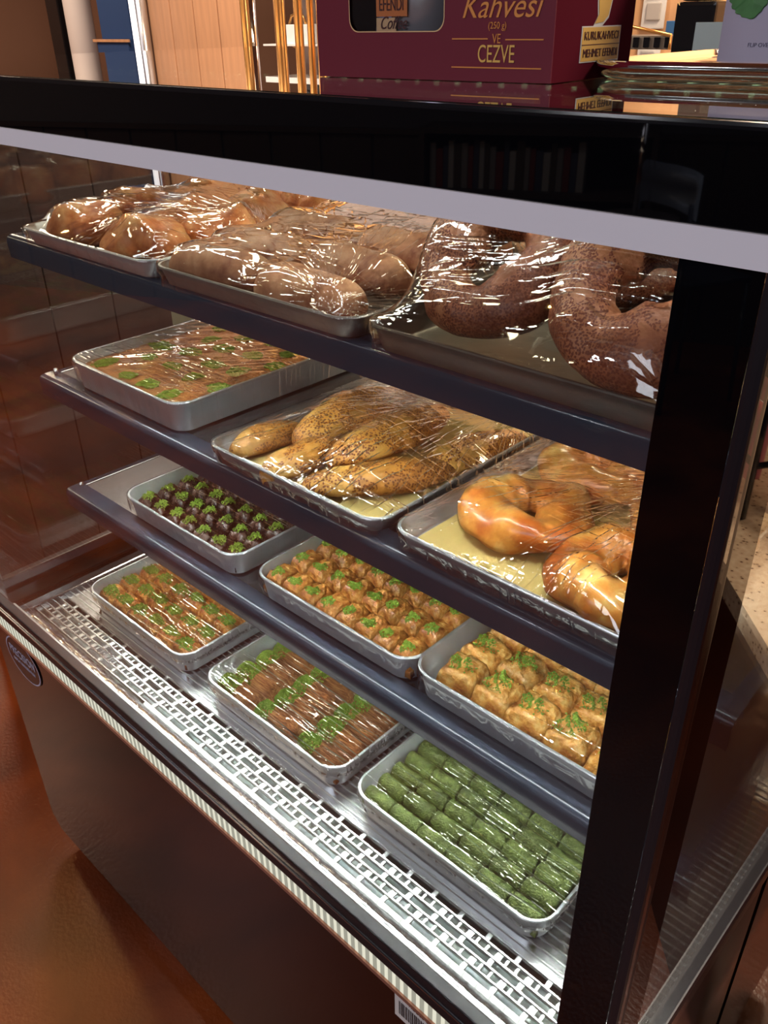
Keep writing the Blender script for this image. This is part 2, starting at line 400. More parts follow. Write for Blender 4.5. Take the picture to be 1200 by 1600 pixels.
def text(name, body, size, mat, parent, loc, rot, shear=0.0, sx=1.0, align='CENTER', ext=0.0002):
    c = bpy.data.curves.new(name, 'FONT'); c.body = body; c.size = size; c.align_x = align; c.align_y = 'CENTER'
    c.shear = shear; c.extrude = ext; c.materials.append(mat)
    o = bpy.data.objects.new(name, c); C.objects.link(o); o.parent = parent
    bpy.context.view_layer.update()
    me = bpy.data.meshes.new_from_object(o.evaluated_get(bpy.context.evaluated_depsgraph_get()))
    bpy.data.objects.remove(o); bpy.data.curves.remove(c)
    if not me.materials: me.materials.append(mat)
    o = bpy.data.objects.new(name, me); C.objects.link(o); o.parent = parent
    o.location = loc; o.rotation_euler = rot; o.scale = (sx, 1, 1)
    return o

ORD = ['first', 'second', 'third', 'fourth', 'fifth', 'sixth', 'seventh', 'eighth', 'ninth', 'tenth', 'eleventh', 'twelfth', 'thirteenth', 'fourteenth']

# ------------------------------------------------------------------ the room
def struct(name, x0, x1, y0, y1, z0, z1, mat):
    return box(name, x0, x1, y0, y1, z0, z1, mat, kind='structure')
struct('floor', -9, 3.5, -6.5, 4.8, -0.1, 0, M['floor'])
struct('ceiling', -9, 3.5, -6.5, 4.8, 3.2, 3.3, M['brownwall'])
struct('wall_left', -9.1, -9, -6.5, 4.8, 0, 3.2, M['brownwall'])
struct('wall_back', -9, 3.5, 4.7, 4.8, 0, 3.2, M['brownwall'])
struct('wall_right', 3.5, 3.6, -6.5, 4.8, 0, 3.2, M['greywall'])
# the wall behind the customer runs askew to the case; dark planks up to 1.1 m
ang = math.atan2(-4.0 + 1.9, -1.8 + 6.2)
wl = 13.0
wall = tag(link('wall_front', to_mesh((lambda b: (add_box(b, -wl / 2, wl / 2, -0.1, 0, 0, 3.2), b)[1])(bmesh.new())), M['greywall'],
                loc=(-4.0, -2.95, 0), rot=(0, 0, ang)), kind='structure')
pm = bmesh.new(); add_box(pm, -0.155, 0.155, 0, 0.02, 0, 1.1, 0.004); plank_mesh = to_mesh(pm, 'plank')
for i in range(24):
    link('plank', plank_mesh, M['darkwood'], wall, (-4.2 + i * 0.33, 0.0, 0.0))
link('rail_cap', to_mesh((lambda b: (add_box(b, -5, 4.5, 0, 0.04, 1.1, 1.13), b)[1])(bmesh.new())), M['darkwood'], wall)

# ------------------------------------------------------------------ the display case
XL, XR = -1.485, -0.135           # outer sides
IL, IR = -1.425, -0.150           # inner faces
YF, YB = 0.42, 1.22
ZT = 1.638
case = empty('display_case', ((XL + XR) / 2, YF, 0))
tag(case, 'black framed refrigerated glass display case with three shelves and a dark polished base', 'display case')
bpy.context.view_layer.update()
def cpart(o):
    o.parent = case; o.matrix_parent_inverse = case.matrix_world.inverted(); return o

# lower cabinet
bm = bmesh.new()
prof = [(XL, 0.11), (XL + 0.03, 0.075), (XR - 0.03, 0.075), (XR, 0.11), (XR, 0.685), (XL, 0.685)]
a = [bm.verts.new((x, YF, z)) for x, z in prof]; b = [bm.verts.new((x, YF + 0.012, z)) for x, z in prof]
for i in range(6):
    bm.faces.new((a[i], a[(i + 1) % 6], b[(i + 1) % 6], b[i]))
bm.faces.new(a); bm.faces.new(b[::-1])
fp = cpart(link('front_panel', to_mesh(bm), M['cabinet']))
cpart(box('side_panel', XL, XL + 0.012, YF + 0.012, YB, 0.08, 0.685, M['cabinet']))
cpart(box('side_panel', XR - 0.012, XR, YF + 0.012, 0.86, 0.08, 0.685, M['cabinet']))
cpart(box('side_panel', XR - 0.012, XR, 0.885, YB, 0.08, 0.685, M['cabinet']))
cpart(box('panel_seam', XR - 0.03, XR - 0.01, 0.86, 0.885, 0.08, 0.685, M['black']))
cpart(box('back_panel', XL + 0.012, XR - 0.012, YB - 0.012, YB, 0.08, 0.685, M['black']))
cpart(box('kick_base', XL + 0.05, XR - 0.05, YF + 0.07, YB - 0.03, 0.0, 0.09, M['black']))

# sill: strip with LED stripes painted as glow, black gasket with a seam, inner ledge
cpart(box('glow_striped_sill', XL, XR, YF - 0.004, YF + 0.010, 0.690, 0.718, M['stripe_glow']))
cpart(extrude_x('copper_edge', [(YF - 0.007, 0.683), (YF + 0.012, 0.683), (YF + 0.012, 0.690), (YF - 0.007, 0.690)], XL, XR, plain('copper_toned_edge', srgb(190, 140, 120), 0.3, 0.6)))
cpart(box('lower_gasket', XL, XR, YF - 0.006, YF + 0.012, 0.719, 0.737, M['gasket'], bev=0.002))
cpart(box('gasket_seam', XL, XR, YF - 0.0065, YF + 0.012, 0.737, 0.739, M['polished']))
cpart(box('upper_gasket', XL, XR, YF - 0.004, YF + 0.012, 0.739, 0.757, M['gasket'], bev=0.002))
cpart(box('side_gasket', XR - 0.012, XR + 0.004, YF + 0.012, YB, 0.727, 0.748, M['gasket'], bev=0.002))
cpart(box('side_strip', XR - 0.012, XR + 0.002, YF + 0.012, YB, 0.685, 0.727, M['polished']))
cpart(box('side_gasket', XL - 0.004, XL + 0.012, YF + 0.012, YB, 0.727, 0.748, M['gasket'], bev=0.002))
cpart(box('side_strip', XL - 0.002, XL + 0.012, YF + 0.012, YB, 0.685, 0.727, M['polished']))

# inner ledge and floor of the well
DZ = 0.695
cpart(box('inner_ledge', IL - 0.02, IR + 0.005, YF + 0.013, YF + 0.038, 0.700, 0.7085, M['ledge'], bev=0.002))
cpart(box('sill_glow_bar', -1.06, IR - 0.01, YF + 0.021, YF + 0.036, 0.7086, 0.7125, M['tube'], bev=0.0015))  # glowing bar added over the ledge for its overexposed white band
cpart(box('sill_glow_bar', -1.02, IR - 0.01, YF + 0.054, YF + 0.0605, 0.698, 0.7045, M['tube'], bev=0.003))
cpart(box('well_floor', IL - 0.02, IR + 0.005, YF + 0.013, YB - 0.02, 0.665, 0.672, M['well']))
bm = bmesh.new(); nx = 260; rows = []
random.seed(4)
for j, y in enumerate((YF + 0.038, YF + 0.043, YF + 0.049, YF + 0.054)):
    rows.append([bm.verts.new((IL + (IR - IL) * i / nx, y, DZ + 0.006 - (0.005 if 0 < j < 3 else 0) + random.uniform(-.0010, .0010))) for i in range(nx + 1)])
for r0, r1 in zip(rows, rows[1:]):
    for i in range(nx):
        bm.faces.new((r0[i], r0[i + 1], r1[i + 1], r1[i]))
cpart(link('crinkled_trough', to_mesh(bm, 'trough', True), M['steel']))

# perforated grille: bars along X with cross ties; rows of long slots and pairs of short ones
def grille_rows(y0, n, pitch):
    wires, ties = bmesh.new(), bmesh.new()
    L0, L1 = IL + 0.015, IR
    for r in range(n + 1):
        y = y0 + r * pitch
        add_box(wires, L0, L1, y - 0.0011, y + 0.0011, DZ - 0.004, DZ + 0.0012)
    for r in range(n):
        y = y0 + r * pitch
        k = r % 4
        x = L0 + (0.0 if k < 2 else 0.021)
        i = 0
        while x < L1:
            if k in (0, 2): step = 0.044; wd = 0.0065
            else: step = 0.0147; wd = (0.0034 if i % 3 else 0.0085)
            add_box(ties, x, min(x + wd, L1), y + 0.0011, y + pitch - 0.0011, DZ - 0.004, DZ - 0.001)
            x += step; i += 1
        add_box(ties, L0, L1, y + 0.0011, y + 0.0017, DZ - 0.004, DZ - 0.0012)
        add_box(ties, L0, L1, y + pitch - 0.0017, y + pitch - 0.0011, DZ - 0.004, DZ - 0.0012)
    return to_mesh(wires, 'wires'), to_mesh(ties, 'ties')
PITCH = 0.0125
wm, tm = grille_rows(YF + 0.063, 5, PITCH)
cpart(link('grille_wires', wm, M['steel'])); cpart(link('grille_ties', tm, M['ties']))
ribs = bmesh.new()
y = YF + 0.063 + 5 * PITCH
cpart(box('deck_plate', IL + 0.015, IR, y + 0.0012, YB - 0.03, DZ - 0.005, DZ - 0.0012, M['steel']))
y += PITCH
while y < YB - 0.04:
    add_box(ribs, IL + 0.015, IR, y - 0.0009, y + 0.0009, DZ - 0.0012, DZ + 0.0006); y += PITCH
cpart(link('deck_ribs', to_mesh(ribs), M['ties']))
cpart(box('deck_side_rail', IL - 0.01, IL + 0.015, YF + 0.034, YB - 0.03, 0.69, 0.704, M['polished'], bev=0.003))

# glass and frame
G = 0.006
cpart(tag(box('front_glass', XL, XR, YF - G / 2, YF + G / 2, 0.745, ZT - 0.01, M['glass']), label='clear front glass pane'))
cpart(box('black_header', XL, XR, YF - G / 2 - 0.0015, YF - G / 2 - 0.0002, H - 0.0895, ZT - 0.004, M['black_glass']))
cpart(tag(box('grey_trim_strip', XL, XR, YF - G / 2 - 0.004, YF - G / 2 - 0.0005, H - 0.106, H - 0.0895, M['strip']), label='pale grey trim strip'))
cpart(box('corner_band', -0.189, XR - 0.010, YF - G / 2 - 0.0012, YF - G / 2 - 0.0002, 0.757, H - 0.106, M['black_glass']))
cpart(box('corner_band', XL, XL + 0.043, YF - G / 2 - 0.0012, YF - G / 2 - 0.0002, 0.757, H - 0.106, M['black_glass']))
for nm, xx in (('corner_post', XR - 0.0095), ('corner_post', XL + 0.0005)):
    cpart(box(nm, xx, xx + 0.009, YF - 0.006, YF + 0.012, 0.745, ZT - 0.012, M['gasket'], bev=0.003))
cpart(box('inner_corner_post', IL - 0.012, IL, YF + 0.005, YF + 0.022, 0.70, ZT - 0.02, M['polished']))
for x0 in (XR - 0.014, XL + 0.008):
    cpart(tag(box('side_glass', x0, x0 + G, YF + 0.014, YB - 0.012, 0.745, ZT - 0.012, M['side_glass']), label='clear side glass pane'))
# printed black margin on the side panes
cpart(box('side_margin', XR - 0.0078, XR - 0.0070, YF + 0.013, YF + 0.075, 0.748, ZT - 0.012, M['black_glass']))
cpart(box('side_margin', XR - 0.0078, XR - 0.0070, YB - 0.05, YB - 0.012, 0.748, ZT - 0.012, M['black_glass']))
cpart(box('side_margin', XR - 0.0078, XR - 0.0070, YF + 0.075, YB - 0.05, 1.52, ZT - 0.012, M['black_glass']))
for x0 in (XL, -0.80, XR - 0.02):
    cpart(box('rear_post', x0, x0 + 0.02, YB - 0.03, YB, 0.70, ZT - 0.012, M['black'], bev=0.002))
for x0, x1 in ((XL + 0.02, -0.79), (-0.81, XR - 0.02)):
    cpart(tag(box('rear_door', x0, x1, YB - 0.016 + (0.008 if x0 < -1 else 0), YB - 0.011 + (0.008 if x0 < -1 else 0), 0.71, ZT - 0.02, M['glass']), label='sliding rear glass door'))
# top: black front bar, clear top pane with light strip beneath
cpart(box('top_front_bar', XL, XR, YF - 0.004, YF + 0.022, ZT - 0.012, ZT - 0.0005, M['black'], bev=0.002))
cpart(tag(box('top_glass', XL, XR, YF + 0.0, YB, ZT - 0.0005, ZT + 0.0, M['top_glass']), label='glossy glass top'))
cpart(box('top_frame', XL, XL + 0.02, YF + 0.02, YB, ZT - 0.012, ZT - 0.001, M['black']))
cpart(box('top_frame', XR - 0.02, XR, YF + 0.02, YB, ZT - 0.012, ZT - 0.001, M['black']))
cpart(box('top_frame', XL, XR, YB - 0.02, YB, ZT - 0.012, ZT - 0.001, M['black']))
def led_strip(y, z, parent_name='led_strip', wy=0.009, mat=None, x0=IL + 0.03, x1=IR - 0.01, tilt=0.0):
    bm = bmesh.new(); nn = 1
    d = Vector((0, math.cos(tilt), math.sin(tilt))) * wy / 2
    v = [bm.verts.new(p) for p in ((x0, y - d.y, z - d.z), (x1, y - d.y, z - d.z), (x1, y + d.y, z + d.z), (x0, y + d.y, z + d.z))]
    bm.faces.new(v)
    return cpart(link(parent_name, to_mesh(bm), mat or M['led']))
cpart(box('top_light_rail', IL, IR, 0.655, 0.675, ZT - 0.014, ZT - 0.009, M['white']))
led_strip(0.665, ZT - 0.0145, mat=M['led_top'])
# little diodes that show through the glass top
dm = bmesh.new(); add_box(dm, -0.0015, 0.0015, -0.002, 0.002, 0, 0.0015); dmesh = to_mesh(dm)
dmat = plain('diode_glow', (0.8, 1, 0.7, 1), 0.5, emit=((0.75, 1.0, 0.6, 1), 2.2))
for i in range(52):
    cpart(link('diode', dmesh, dmat, loc=(IL + 0.03 + i * 0.0245, 0.665, ZT - 0.0088)))

# shelves
SY = 0.60
shelf_z = [H - 0.2945, H - 0.537, H - 0.767]
for zi, zt in enumerate(shelf_z):
    prof = [(SY, zt - 0.036), (SY - 0.001, zt - 0.010), (SY + 0.001, zt - 0.004), (SY + 0.005, zt - 0.0008), (SY + 0.012, zt), (SY + 0.034, zt),
            (SY + 0.034, zt - 0.003), (SY + 0.014, zt - 0.003), (SY + 0.007, zt - 0.006), (SY + 0.004, zt - 0.012), (SY + 0.003, zt - 0.036)]
    lp = cpart(extrude_x('shelf_lip', prof, IL + 0.002, IR - 0.005, M['lip'], smooth=True))
    cpart(box('shelf_glass' if zi == 0 else 'shelf_plate', IL + 0.02, IR - 0.02, SY + 0.034, 1.14, zt - (0.008 if zi == 0 else 0.003), zt - 0.001, M['shelf_glass'] if zi == 0 else M['plate']))
    for x0 in (IL + 0.003, IR - 0.022):
        cpart(box('shelf_side_rail', x0, x0 + 0.016, SY + 0.03, 1.15, zt - 0.02, zt, M['lip'], bev=0.002))
    cpart(box('shelf_back_rail', IL + 0.02, IR - 0.02, 1.14, 1.15, zt - 0.02, zt, M['lip']))
    cpart(tube_obj('shelf_peg', [(IL + 0.02, SY + 0.024, zt - 0.004), (IL + 0.02, SY + 0.024, zt + 0.010)], 0.004, M['chrome']))
    cpart(box('led_rail', IL + 0.02, IR - 0.01, SY + 0.014, SY + 0.028, zt - 0.026, zt - 0.004, M['white']))
    led_strip(SY + 0.019, zt - 0.0275, tilt=-0.30)

# badge and label on the front panel
bm = bmesh.new()
def ellipse(bm, rx, rz, y, n=40, cx=0, cz=0, w_=None):
    o = [bm.verts.new((cx + rx * math.cos(2 * PI * i / n), y, cz + rz * math.sin(2 * PI * i / n))) for i in range(n)]
    if w_ is None: bm.faces.new(o)
    else:
        q = [bm.verts.new((cx + (rx - w_) * math.cos(2 * PI * i / n), y, cz + (rz - w_) * math.sin(2 * PI * i / n))) for i in range(n)]
        for i in range(n): bm.faces.new((o[i], o[(i + 1) % n], q[(i + 1) % n], q[i]))
e1 = bmesh.new(); ellipse(e1, 0.068, 0.052, 0)
r = bmesh.ops.extrude_face_region(e1, geom=e1.faces[:]); bmesh.ops.translate(e1, verts=[g for g in r['geom'] if isinstance(g, bmesh.types.BMVert)], vec=(0, 0.0015, 0))
badge = cpart(link('badge', to_mesh(e1), M['badge_black'], loc=(-1.368, YF - 0.0018, H - 1.050)))
tag(badge, label='oval black maker badge with silver writing')
e2 = bmesh.new(); ellipse(e2, 0.066, 0.050, 0, w_=0.0028)
link('badge_rim', to_mesh(e2), M['badge_silver'], badge, (0, -0.0004, 0))
text('badge_lettering', 'PRECISION', 0.029, M['badge_silver'], badge, (0, -0.0004, 0.008), (PI / 2, 0, 0), sx=0.72)
text('badge_small_lettering', 'DISPLAY REFRIGERATION', 0.0095, M['badge_silver'], badge, (0, -0.0004, -0.014), (PI / 2, 0, 0), sx=0.8)
lab = cpart(box('barcode_label', -0.399, -0.30, YF - 0.0012, YF - 0.0002, H - 1.055, H - 1.001, M['white'], label='white barcode label'))
lb = bmesh.new(); random.seed(3)
x = -0.392
while x < -0.310:
    wv = random.choice((0.0006, 0.001, 0.0016)); add_box(lb, x, x + wv, YF - 0.0016, YF - 0.0013, H - 1.045, H - 1.018); x += wv + random.choice((0.0008, 0.0014))
bars = link('barcode', to_mesh(lb), M['badge_black'], lab)
bars.matrix_parent_inverse = Matrix.Identity(4)
text('label_lettering', 'MODEL  SERIAL', 0.007, M['badge_black'], lab, (-0.352, YF - 0.0016, H - 1.009), (PI / 2, 0, 0))

# ------------------------------------------------------------------ trays
def rrect(wx, wy, r, n=8):
    pts = []
    for cx, cy, a0 in ((wx / 2 - r, wy / 2 - r, 0), (-wx / 2 + r, wy / 2 - r, PI / 2), (-wx / 2 + r, -wy / 2 + r, PI), (wx / 2 - r, -wy / 2 + r, 1.5 * PI)):
        for k in range(n + 1):
            a = a0 + PI / 2 * k / n
            pts.append((cx + r * math.cos(a), cy + r * math.sin(a)))
    return pts

def loft(bm, loops):
    rs = [[bm.verts.new(p) for p in lp] for lp in loops]
    n = len(rs[0])
    for a, b in zip(rs, rs[1:]):
        for i in range(n): bm.faces.new((a[i], a[(i + 1) % n], b[(i + 1) % n], b[i]))
    return rs

def tray_mesh(W, D, h, r, taper=0.010, rim=0.004):
    bm = bmesh.new()
    def lp(ins, z): return [(x, y, z) for x, y in rrect(W - 2 * ins, D - 2 * ins, max(r - ins, 0.006))]
    loops = [lp(taper + 0.004, 0.0), lp(taper, 0.002), lp(rim, h - 0.004), lp(0.0006, h - 0.0035), lp(0, h - 0.0015), lp(0.001, h), lp(rim, h),
             lp(rim + 0.001, h - 0.002), lp(taper + 0.0012, 0.004), lp(taper + 0.005, 0.0015)]
    rs = loft(bm, loops)
    bm.faces.new(rs[0][::-1]); bm.faces.new(rs[-1])
    me = to_mesh(bm, 'tray', True); me.set_sharp_from_angle(angle=math.radians(50))
    return me

class Tray:
    def __init__(s, name, label, x0, x1, yf, z, D, h, mat, r=0.035, cat='tray', rot=0.0, taper=0.010):
        s.W, s.D, s.h, s.z = x1 - x0, D, h, z
        s.cx, s.cy = (x0 + x1) / 2, yf + D / 2
        s.r = r
        s.o = link(name, tray_mesh(s.W, D, h, r, taper), mat, loc=(s.cx, s.cy, z), rot=(0, 0, rot))
        tag(s.o, label, cat)
        s.nx, s.ny = int(s.W / 0.004), int(D / 0.004)
        s.hm = np.full((s.ny + 1, s.nx + 1), 0.0)
    def P(s, x, y, z=0.0):          # tray-local (origin centre, floor) -> world
        return (s.cx + x, s.cy + y, s.z + 0.0015 + z)
    def mark(s, me, loc, rz=0.0, rx=0.0, ry=0.0, sc=1.0):
        """note how high this food stands so the film can drape over it"""
        from mathutils import Euler
        R = Euler((rx, ry, rz)).to_matrix()
        for v in me.vertices:
            p = R @ (v.co * sc)
            i = int(round((p.x + loc[0] - s.cx + s.W / 2) / s.W * s.nx)); j = int(round((p.y + loc[1] - s.cy + s.D / 2) / s.D * s.ny))
            if 0 <= i <= s.nx and 0 <= j <= s.ny:
                zz = p.z + loc[2] - s.z
                for dj in (-1, 0, 1):
                    for di in (-1, 0, 1):
                        a, b = j + dj, i + di
                        if 0 <= a <= s.ny and 0 <= b <= s.nx and zz > s.hm[a, b]: s.hm[a, b] = zz
    def film(s, label, angle, strength=0.5, pleat=0.0012, sag=0.0, gain=2.2, seed=1, skirt=0.75, density=1.0, focus=None):
        hm = s.hm + 0.0012
        f = np.full_like(hm, s.h + 0.0006); obs = hm.copy()
        for it in range(700):
            g = f.copy()
            g[1:-1, 1:-1] = 0.25 * (f[:-2, 1:-1] + f[2:, 1:-1] + f[1:-1, :-2] + f[1:-1, 2:])
            g[1:-1, 1:-1] = np.maximum(g[1:-1, 1:-1], obs[1:-1, 1:-1])
            f = g
        if sag:
            yy, xx = np.mgrid[0:1:complex(0, s.ny + 1), 0:1:complex(0, s.nx + 1)]
            f2 = f - sag * 16 * xx * (1 - xx) * yy * (1 - yy)
            f = np.maximum(f2, obs)
        def hz(x, y):
            u = (x + s.W / 2) / s.W * s.nx; v = (y + s.D / 2) / s.D * s.ny
            i = min(max(int(u), 0), s.nx - 1); j = min(max(int(v), 0), s.ny - 1); a = min(max(u - i, 0), 1); b = min(max(v - j, 0), 1)
            return (f[j, i] * (1 - a) + f[j, i + 1] * a) * (1 - b) + (f[j + 1, i] * (1 - a) + f[j + 1, i + 1] * a) * b
        rnd = random.Random(seed)
        outline = rrect(s.W + 0.0012, s.D + 0.0012, s.r, 12)
        # resample the outline evenly
        pts = [Vector(p) for p in outline]; pts.append(pts[0])
        L = [0.0]
        for p, q in zip(pts, pts[1:]): L.append(L[-1] + (q - p).length)
        NP = 220; ev = []
        k = 0
        for n_ in range(NP):
            d = L[-1] * n_ / NP
            while L[k + 1] < d: k += 1
            tt = (d - L[k]) / max(1e-9, L[k + 1] - L[k]); ev.append(pts[k].lerp(pts[k + 1], tt))
        K = 46
        ca, sa = math.cos(angle), math.sin(angle)
        bm = bmesh.new(); rings = []
        lines = [(rnd.uniform(-.5, .5) * s.W, rnd.uniform(-.5, .5) * s.D, rnd.uniform(-.35, .35)) for _ in range(14)]
        for k in range(1, K + 1):
            sc = k / K; ring = []
            for p in ev:
                x, y = p.x * sc, p.y * sc
                z = hz(x, y)
                u = x * ca + y * sa; v = -x * sa + y * ca
                edge = min(1, (1 - sc) * 9)
                wv = noise.noise(Vector((u * 5, v * 55, seed * 3.1))) + 0.6 * noise.noise(Vector((u * 9, v * 120, seed * 1.7)))
                z += edge * pleat * (0.4 + abs(wv) * 2.0)
                ring.append(bm.verts.new((x, y, z)))
            rings.append(ring)
        c = bm.verts.new((0, 0, hz(0, 0)))
        for i in range(NP): bm.faces.new((c, rings[0][i], rings[0][(i + 1) % NP]))
        zz = [(0.0012, s.h - 0.003), (0.0012, s.h - 0.008), (-0.001, s.h * 0.55), (-0.002, s.h * (1 - skirt))]
        for j, (off, z) in enumerate(zz):
            ring = []
            for i, p in enumerate(ev):
                d = p.normalized(); q = p + d * (off + (rnd.uniform(-0.0014, 0.0016) if j > 1 else 0.0))
                zq = z + (noise.noise(Vector((i * 0.13, seed, j))) * 0.006 if j == 3 else 0)
                ring.append(bm.verts.new((q.x, q.y, max(zq, 0.001))))
            rings.append(ring)
        for a, b in zip(rings, rings[1:]):
            for i in range(NP): bm.faces.new((a[i], a[(i + 1) % NP], b[(i + 1) % NP], b[i]))
        me = to_mesh(bm, 'film', True)
        fm = film_material('cling_film_%02d' % seed, angle, strength, gain, density, focus)
        o = link('cling_film', me, fm, loc=(s.cx, s.cy, s.z)); tag(o, label, 'plastic wrap', 'cling film over the trays')
        return o

# ------------------------------------------------------------------ food meshes
def loaf_mesh(L, R, seed, bend=0.0, blunt=0.5, lump=0.004, flat=0.72, nu=30, nv=22, slit=0.0):
    """a loaf along X, resting on z=0"""
    bm = bmesh.new(); rings = []
    for i in range(nu + 1):
        u = -1 + 2 * i / nu
        u = math.sin(u * PI / 2)
        prof = max(0.0, 1 - abs(u) ** (2.0 / max(blunt, .05) if blunt < 1 else 2)) ** 0.5
        x = u * L / 2; yb = bend * (1 - u * u) - bend * 0.5
        ring = []
        for k in range(nv):
            a = 2 * PI * k / nv
            y = math.cos(a) * R * prof; z = math.sin(a) * R * prof * flat
            if z < 0: z *= 0.62
            n = noise.noise(Vector((x * 22, y * 30 + seed * 5, z * 30)))
            n2 = noise.noise(Vector((x * 60, y * 60 + seed * 5, z * 60)))
            g = 1 + lump / R * (n * 1.4 + n2 * 0.5)
            if slit and z > 0 and abs(y) < R * 0.3: z -= slit * (1 - abs(y) / (R * 0.3)) * prof
            ring.append(bm.verts.new((x, y * g + yb, max(0.0, z * g + R * flat * 0.62 * prof ** 0.35 * 0.98))))
        rings.append(ring)
    for a, b in zip(rings, rings[1:]):
        for k in range(nv): bm.faces.new((a[k], a[(k + 1) % nv], b[(k + 1) % nv], b[k]))
    bmesh.ops.remove_doubles(bm, verts=bm.verts, dist=1e-5)
    return to_mesh(bm, 'loaf', True)

def ring_mesh(R, r, seed, twist=5, amp=0.12, flat=0.9, nu=72, nv=20, lump=0.05, ell=1.0, pitchwave=1):
    """a bread ring resting on z=0; twist gives the rope-like ridges"""
    bm = bmesh.new(); rings = []
    for i in range(nu):
        t = 2 * PI * i / nu; ring = []
        rr = r * (1 + 0.10 * math.sin(t * 2 + seed) + 0.06 * math.sin(t * 5 + seed * 2))
        for k in range(nv):
            a = 2 * PI * k / nv
            g = 1 + amp * math.cos(2 * a + twist * t + seed)
            n = noise.noise(Vector((math.cos(t) * 3 + seed, math.sin(t) * 3, a * 0.7 if k < nv / 2 else (2 * PI - a) * 0.7)))
            g *= 1 + lump * 2 * n
            q = R + rr * g * math.cos(a)
            z = rr * g * math.sin(a) * flat
            if z < 0: z *= 0.7
            ring.append(bm.verts.new((q * math.cos(t), q * math.sin(t) * ell, z + r * flat * 0.72)))
        rings.append(ring)
    for i in range(nu):
        a, b = rings[i], rings[(i + 1) % nu]
        for k in range(nv): bm.faces.new((a[k], a[(k + 1) % nv], b[(k + 1) % nv], b[k]))
    zmin = min(v.co.z for v in bm.verts)
    for v in bm.verts: v.co.z -= zmin
    return to_mesh(bm, 'ring', True)

def puff_height(kind, seed):
    def f(u, v):     # u,v in -1..1 -> 0..1 height
        e = max(0.0, 1 - abs(u) ** 9) * max(0.0, 1 - abs(v) ** 9)
        n = noise.noise(Vector((u * 1.6 + seed * 7, v * 1.6, seed))); n2 = noise.noise(Vector((u * 5 + seed * 7, v * 5, seed)))
        if kind == 'shell':
            fold = abs(math.sin((u * 1.3 + v * 0.9 + n * 1.4 + seed) * 2.6)); return e ** 0.6 * (0.62 + 0.30 * fold + 0.22 * n + 0.07 * n2 + 0.12 * (1 - u * u))
        if kind == 'sarma':
            return max(0.0, 1 - abs(v) ** 2.6) ** 0.5 * (0.97 + 0.05 * n2) * (1 if abs(u) < 0.93 else 0.93)
        if kind == 'kadayif':
            return max(0.0, 1 - abs(v) ** 2.3) ** 0.5 * max(0.0, 1 - abs(u) ** 8) ** 0.5 * (0.92 + 0.16 * n + 0.10 * n2)
        if kind == 'choc':
            return e ** 0.5 * (0.74 + 0.26 * (1 - u * u) * (1 - v * v) + 0.18 * n + 0.2 * n2)
        return e ** 0.5 * (0.74 + 0.26 * (1 - 0.8 * v ** 4) * (1 - 0.8 * u ** 4) + 0.14 * n + 0.10 * n2)
    return f

def puff_mesh(kind, W, D, h, seed, nx=12, ny=12):
    f = puff_height(kind, seed); bm = bmesh.new()
    g = []
    for j in range(ny + 1):
        row = []
        for i in range(nx + 1):
            u = math.sin((-1 + 2 * i / nx) * PI / 2); v = math.sin((-1 + 2 * j / ny) * PI / 2)
            z = f(u * 0.999, v * 0.999) * h
            edge = max(abs(u), abs(v)) > 0.999
            k = 1.0 if not edge else 1 + 0.02 * noise.noise(Vector((u * 4, v * 4, seed)))
            row.append(bm.verts.new((u * W / 2 * k, v * D / 2 * k, max(z, h * 0.32 if kind != 'sarma' and kind != 'kadayif' else h * 0.12) if edge else max(z, h * 0.2))))
        g.append(row)
    for j in range(ny):
        for i in range(nx): bm.faces.new((g[j][i], g[j][i + 1], g[j + 1][i + 1], g[j + 1][i]))
    rim = [g[0][i] for i in range(nx)] + [g[j][nx] for j in range(ny)] + [g[ny][i] for i in range(nx, 0, -1)] + [g[j][0] for j in range(ny, 0, -1)]
    low = [bm.verts.new((v.co.x * 0.97, v.co.y * 0.97, 0)) for v in rim]
    n = len(rim)
    for i in range(n): bm.faces.new((rim[i], rim[(i + 1) % n], low[(i + 1) % n], low[i]))
    bm.faces.new(low[::-1])
    return to_mesh(bm, 'puff', True), f

def crumbs_mesh(f, W, D, h, seed, cu=0.0, cv=0.0, ru=0.5, rv=0.4, n=110, size=0.0016, mound=0.0015):
    rnd = random.Random(seed); bm = bmesh.new()
    for _ in range(n):
        a = rnd.uniform(0, 2 * PI); r = rnd.random() ** 0.65 * (0.75 + 0.35 * noise.noise(Vector((math.cos(a) * 1.5, math.sin(a) * 1.5, seed * 2.3))) )
        u = cu + ru * r * math.cos(a); v = cv + rv * r * math.sin(a)
        if abs(u) > 0.97 or abs(v) > 0.97: continue
        z = f(u, v) * h + mound * max(0, 1 - r) + 0.0002
        s = size * rnd.uniform(0.6, 1.25)
        c = Vector((u * W / 2, v * D / 2, z))
        R = Matrix.Rotation(rnd.uniform(0, 6.28), 3, Vector((rnd.uniform(-1, 1), rnd.uniform(-1, 1), rnd.uniform(-1, 1) + .01)).normalized())
        vs = [bm.verts.new(c + R @ (Vector(p) * s)) for p in ((1, 0, -.5), (-.6, .8, -.5), (-.6, -.8, -.5), (0, 0, .9))]
        for q in ((0, 2, 1), (0, 1, 3), (1, 2, 3), (2, 0, 3)): bm.faces.new([vs[i] for i in q])
    return to_mesh(bm, 'crumbs')

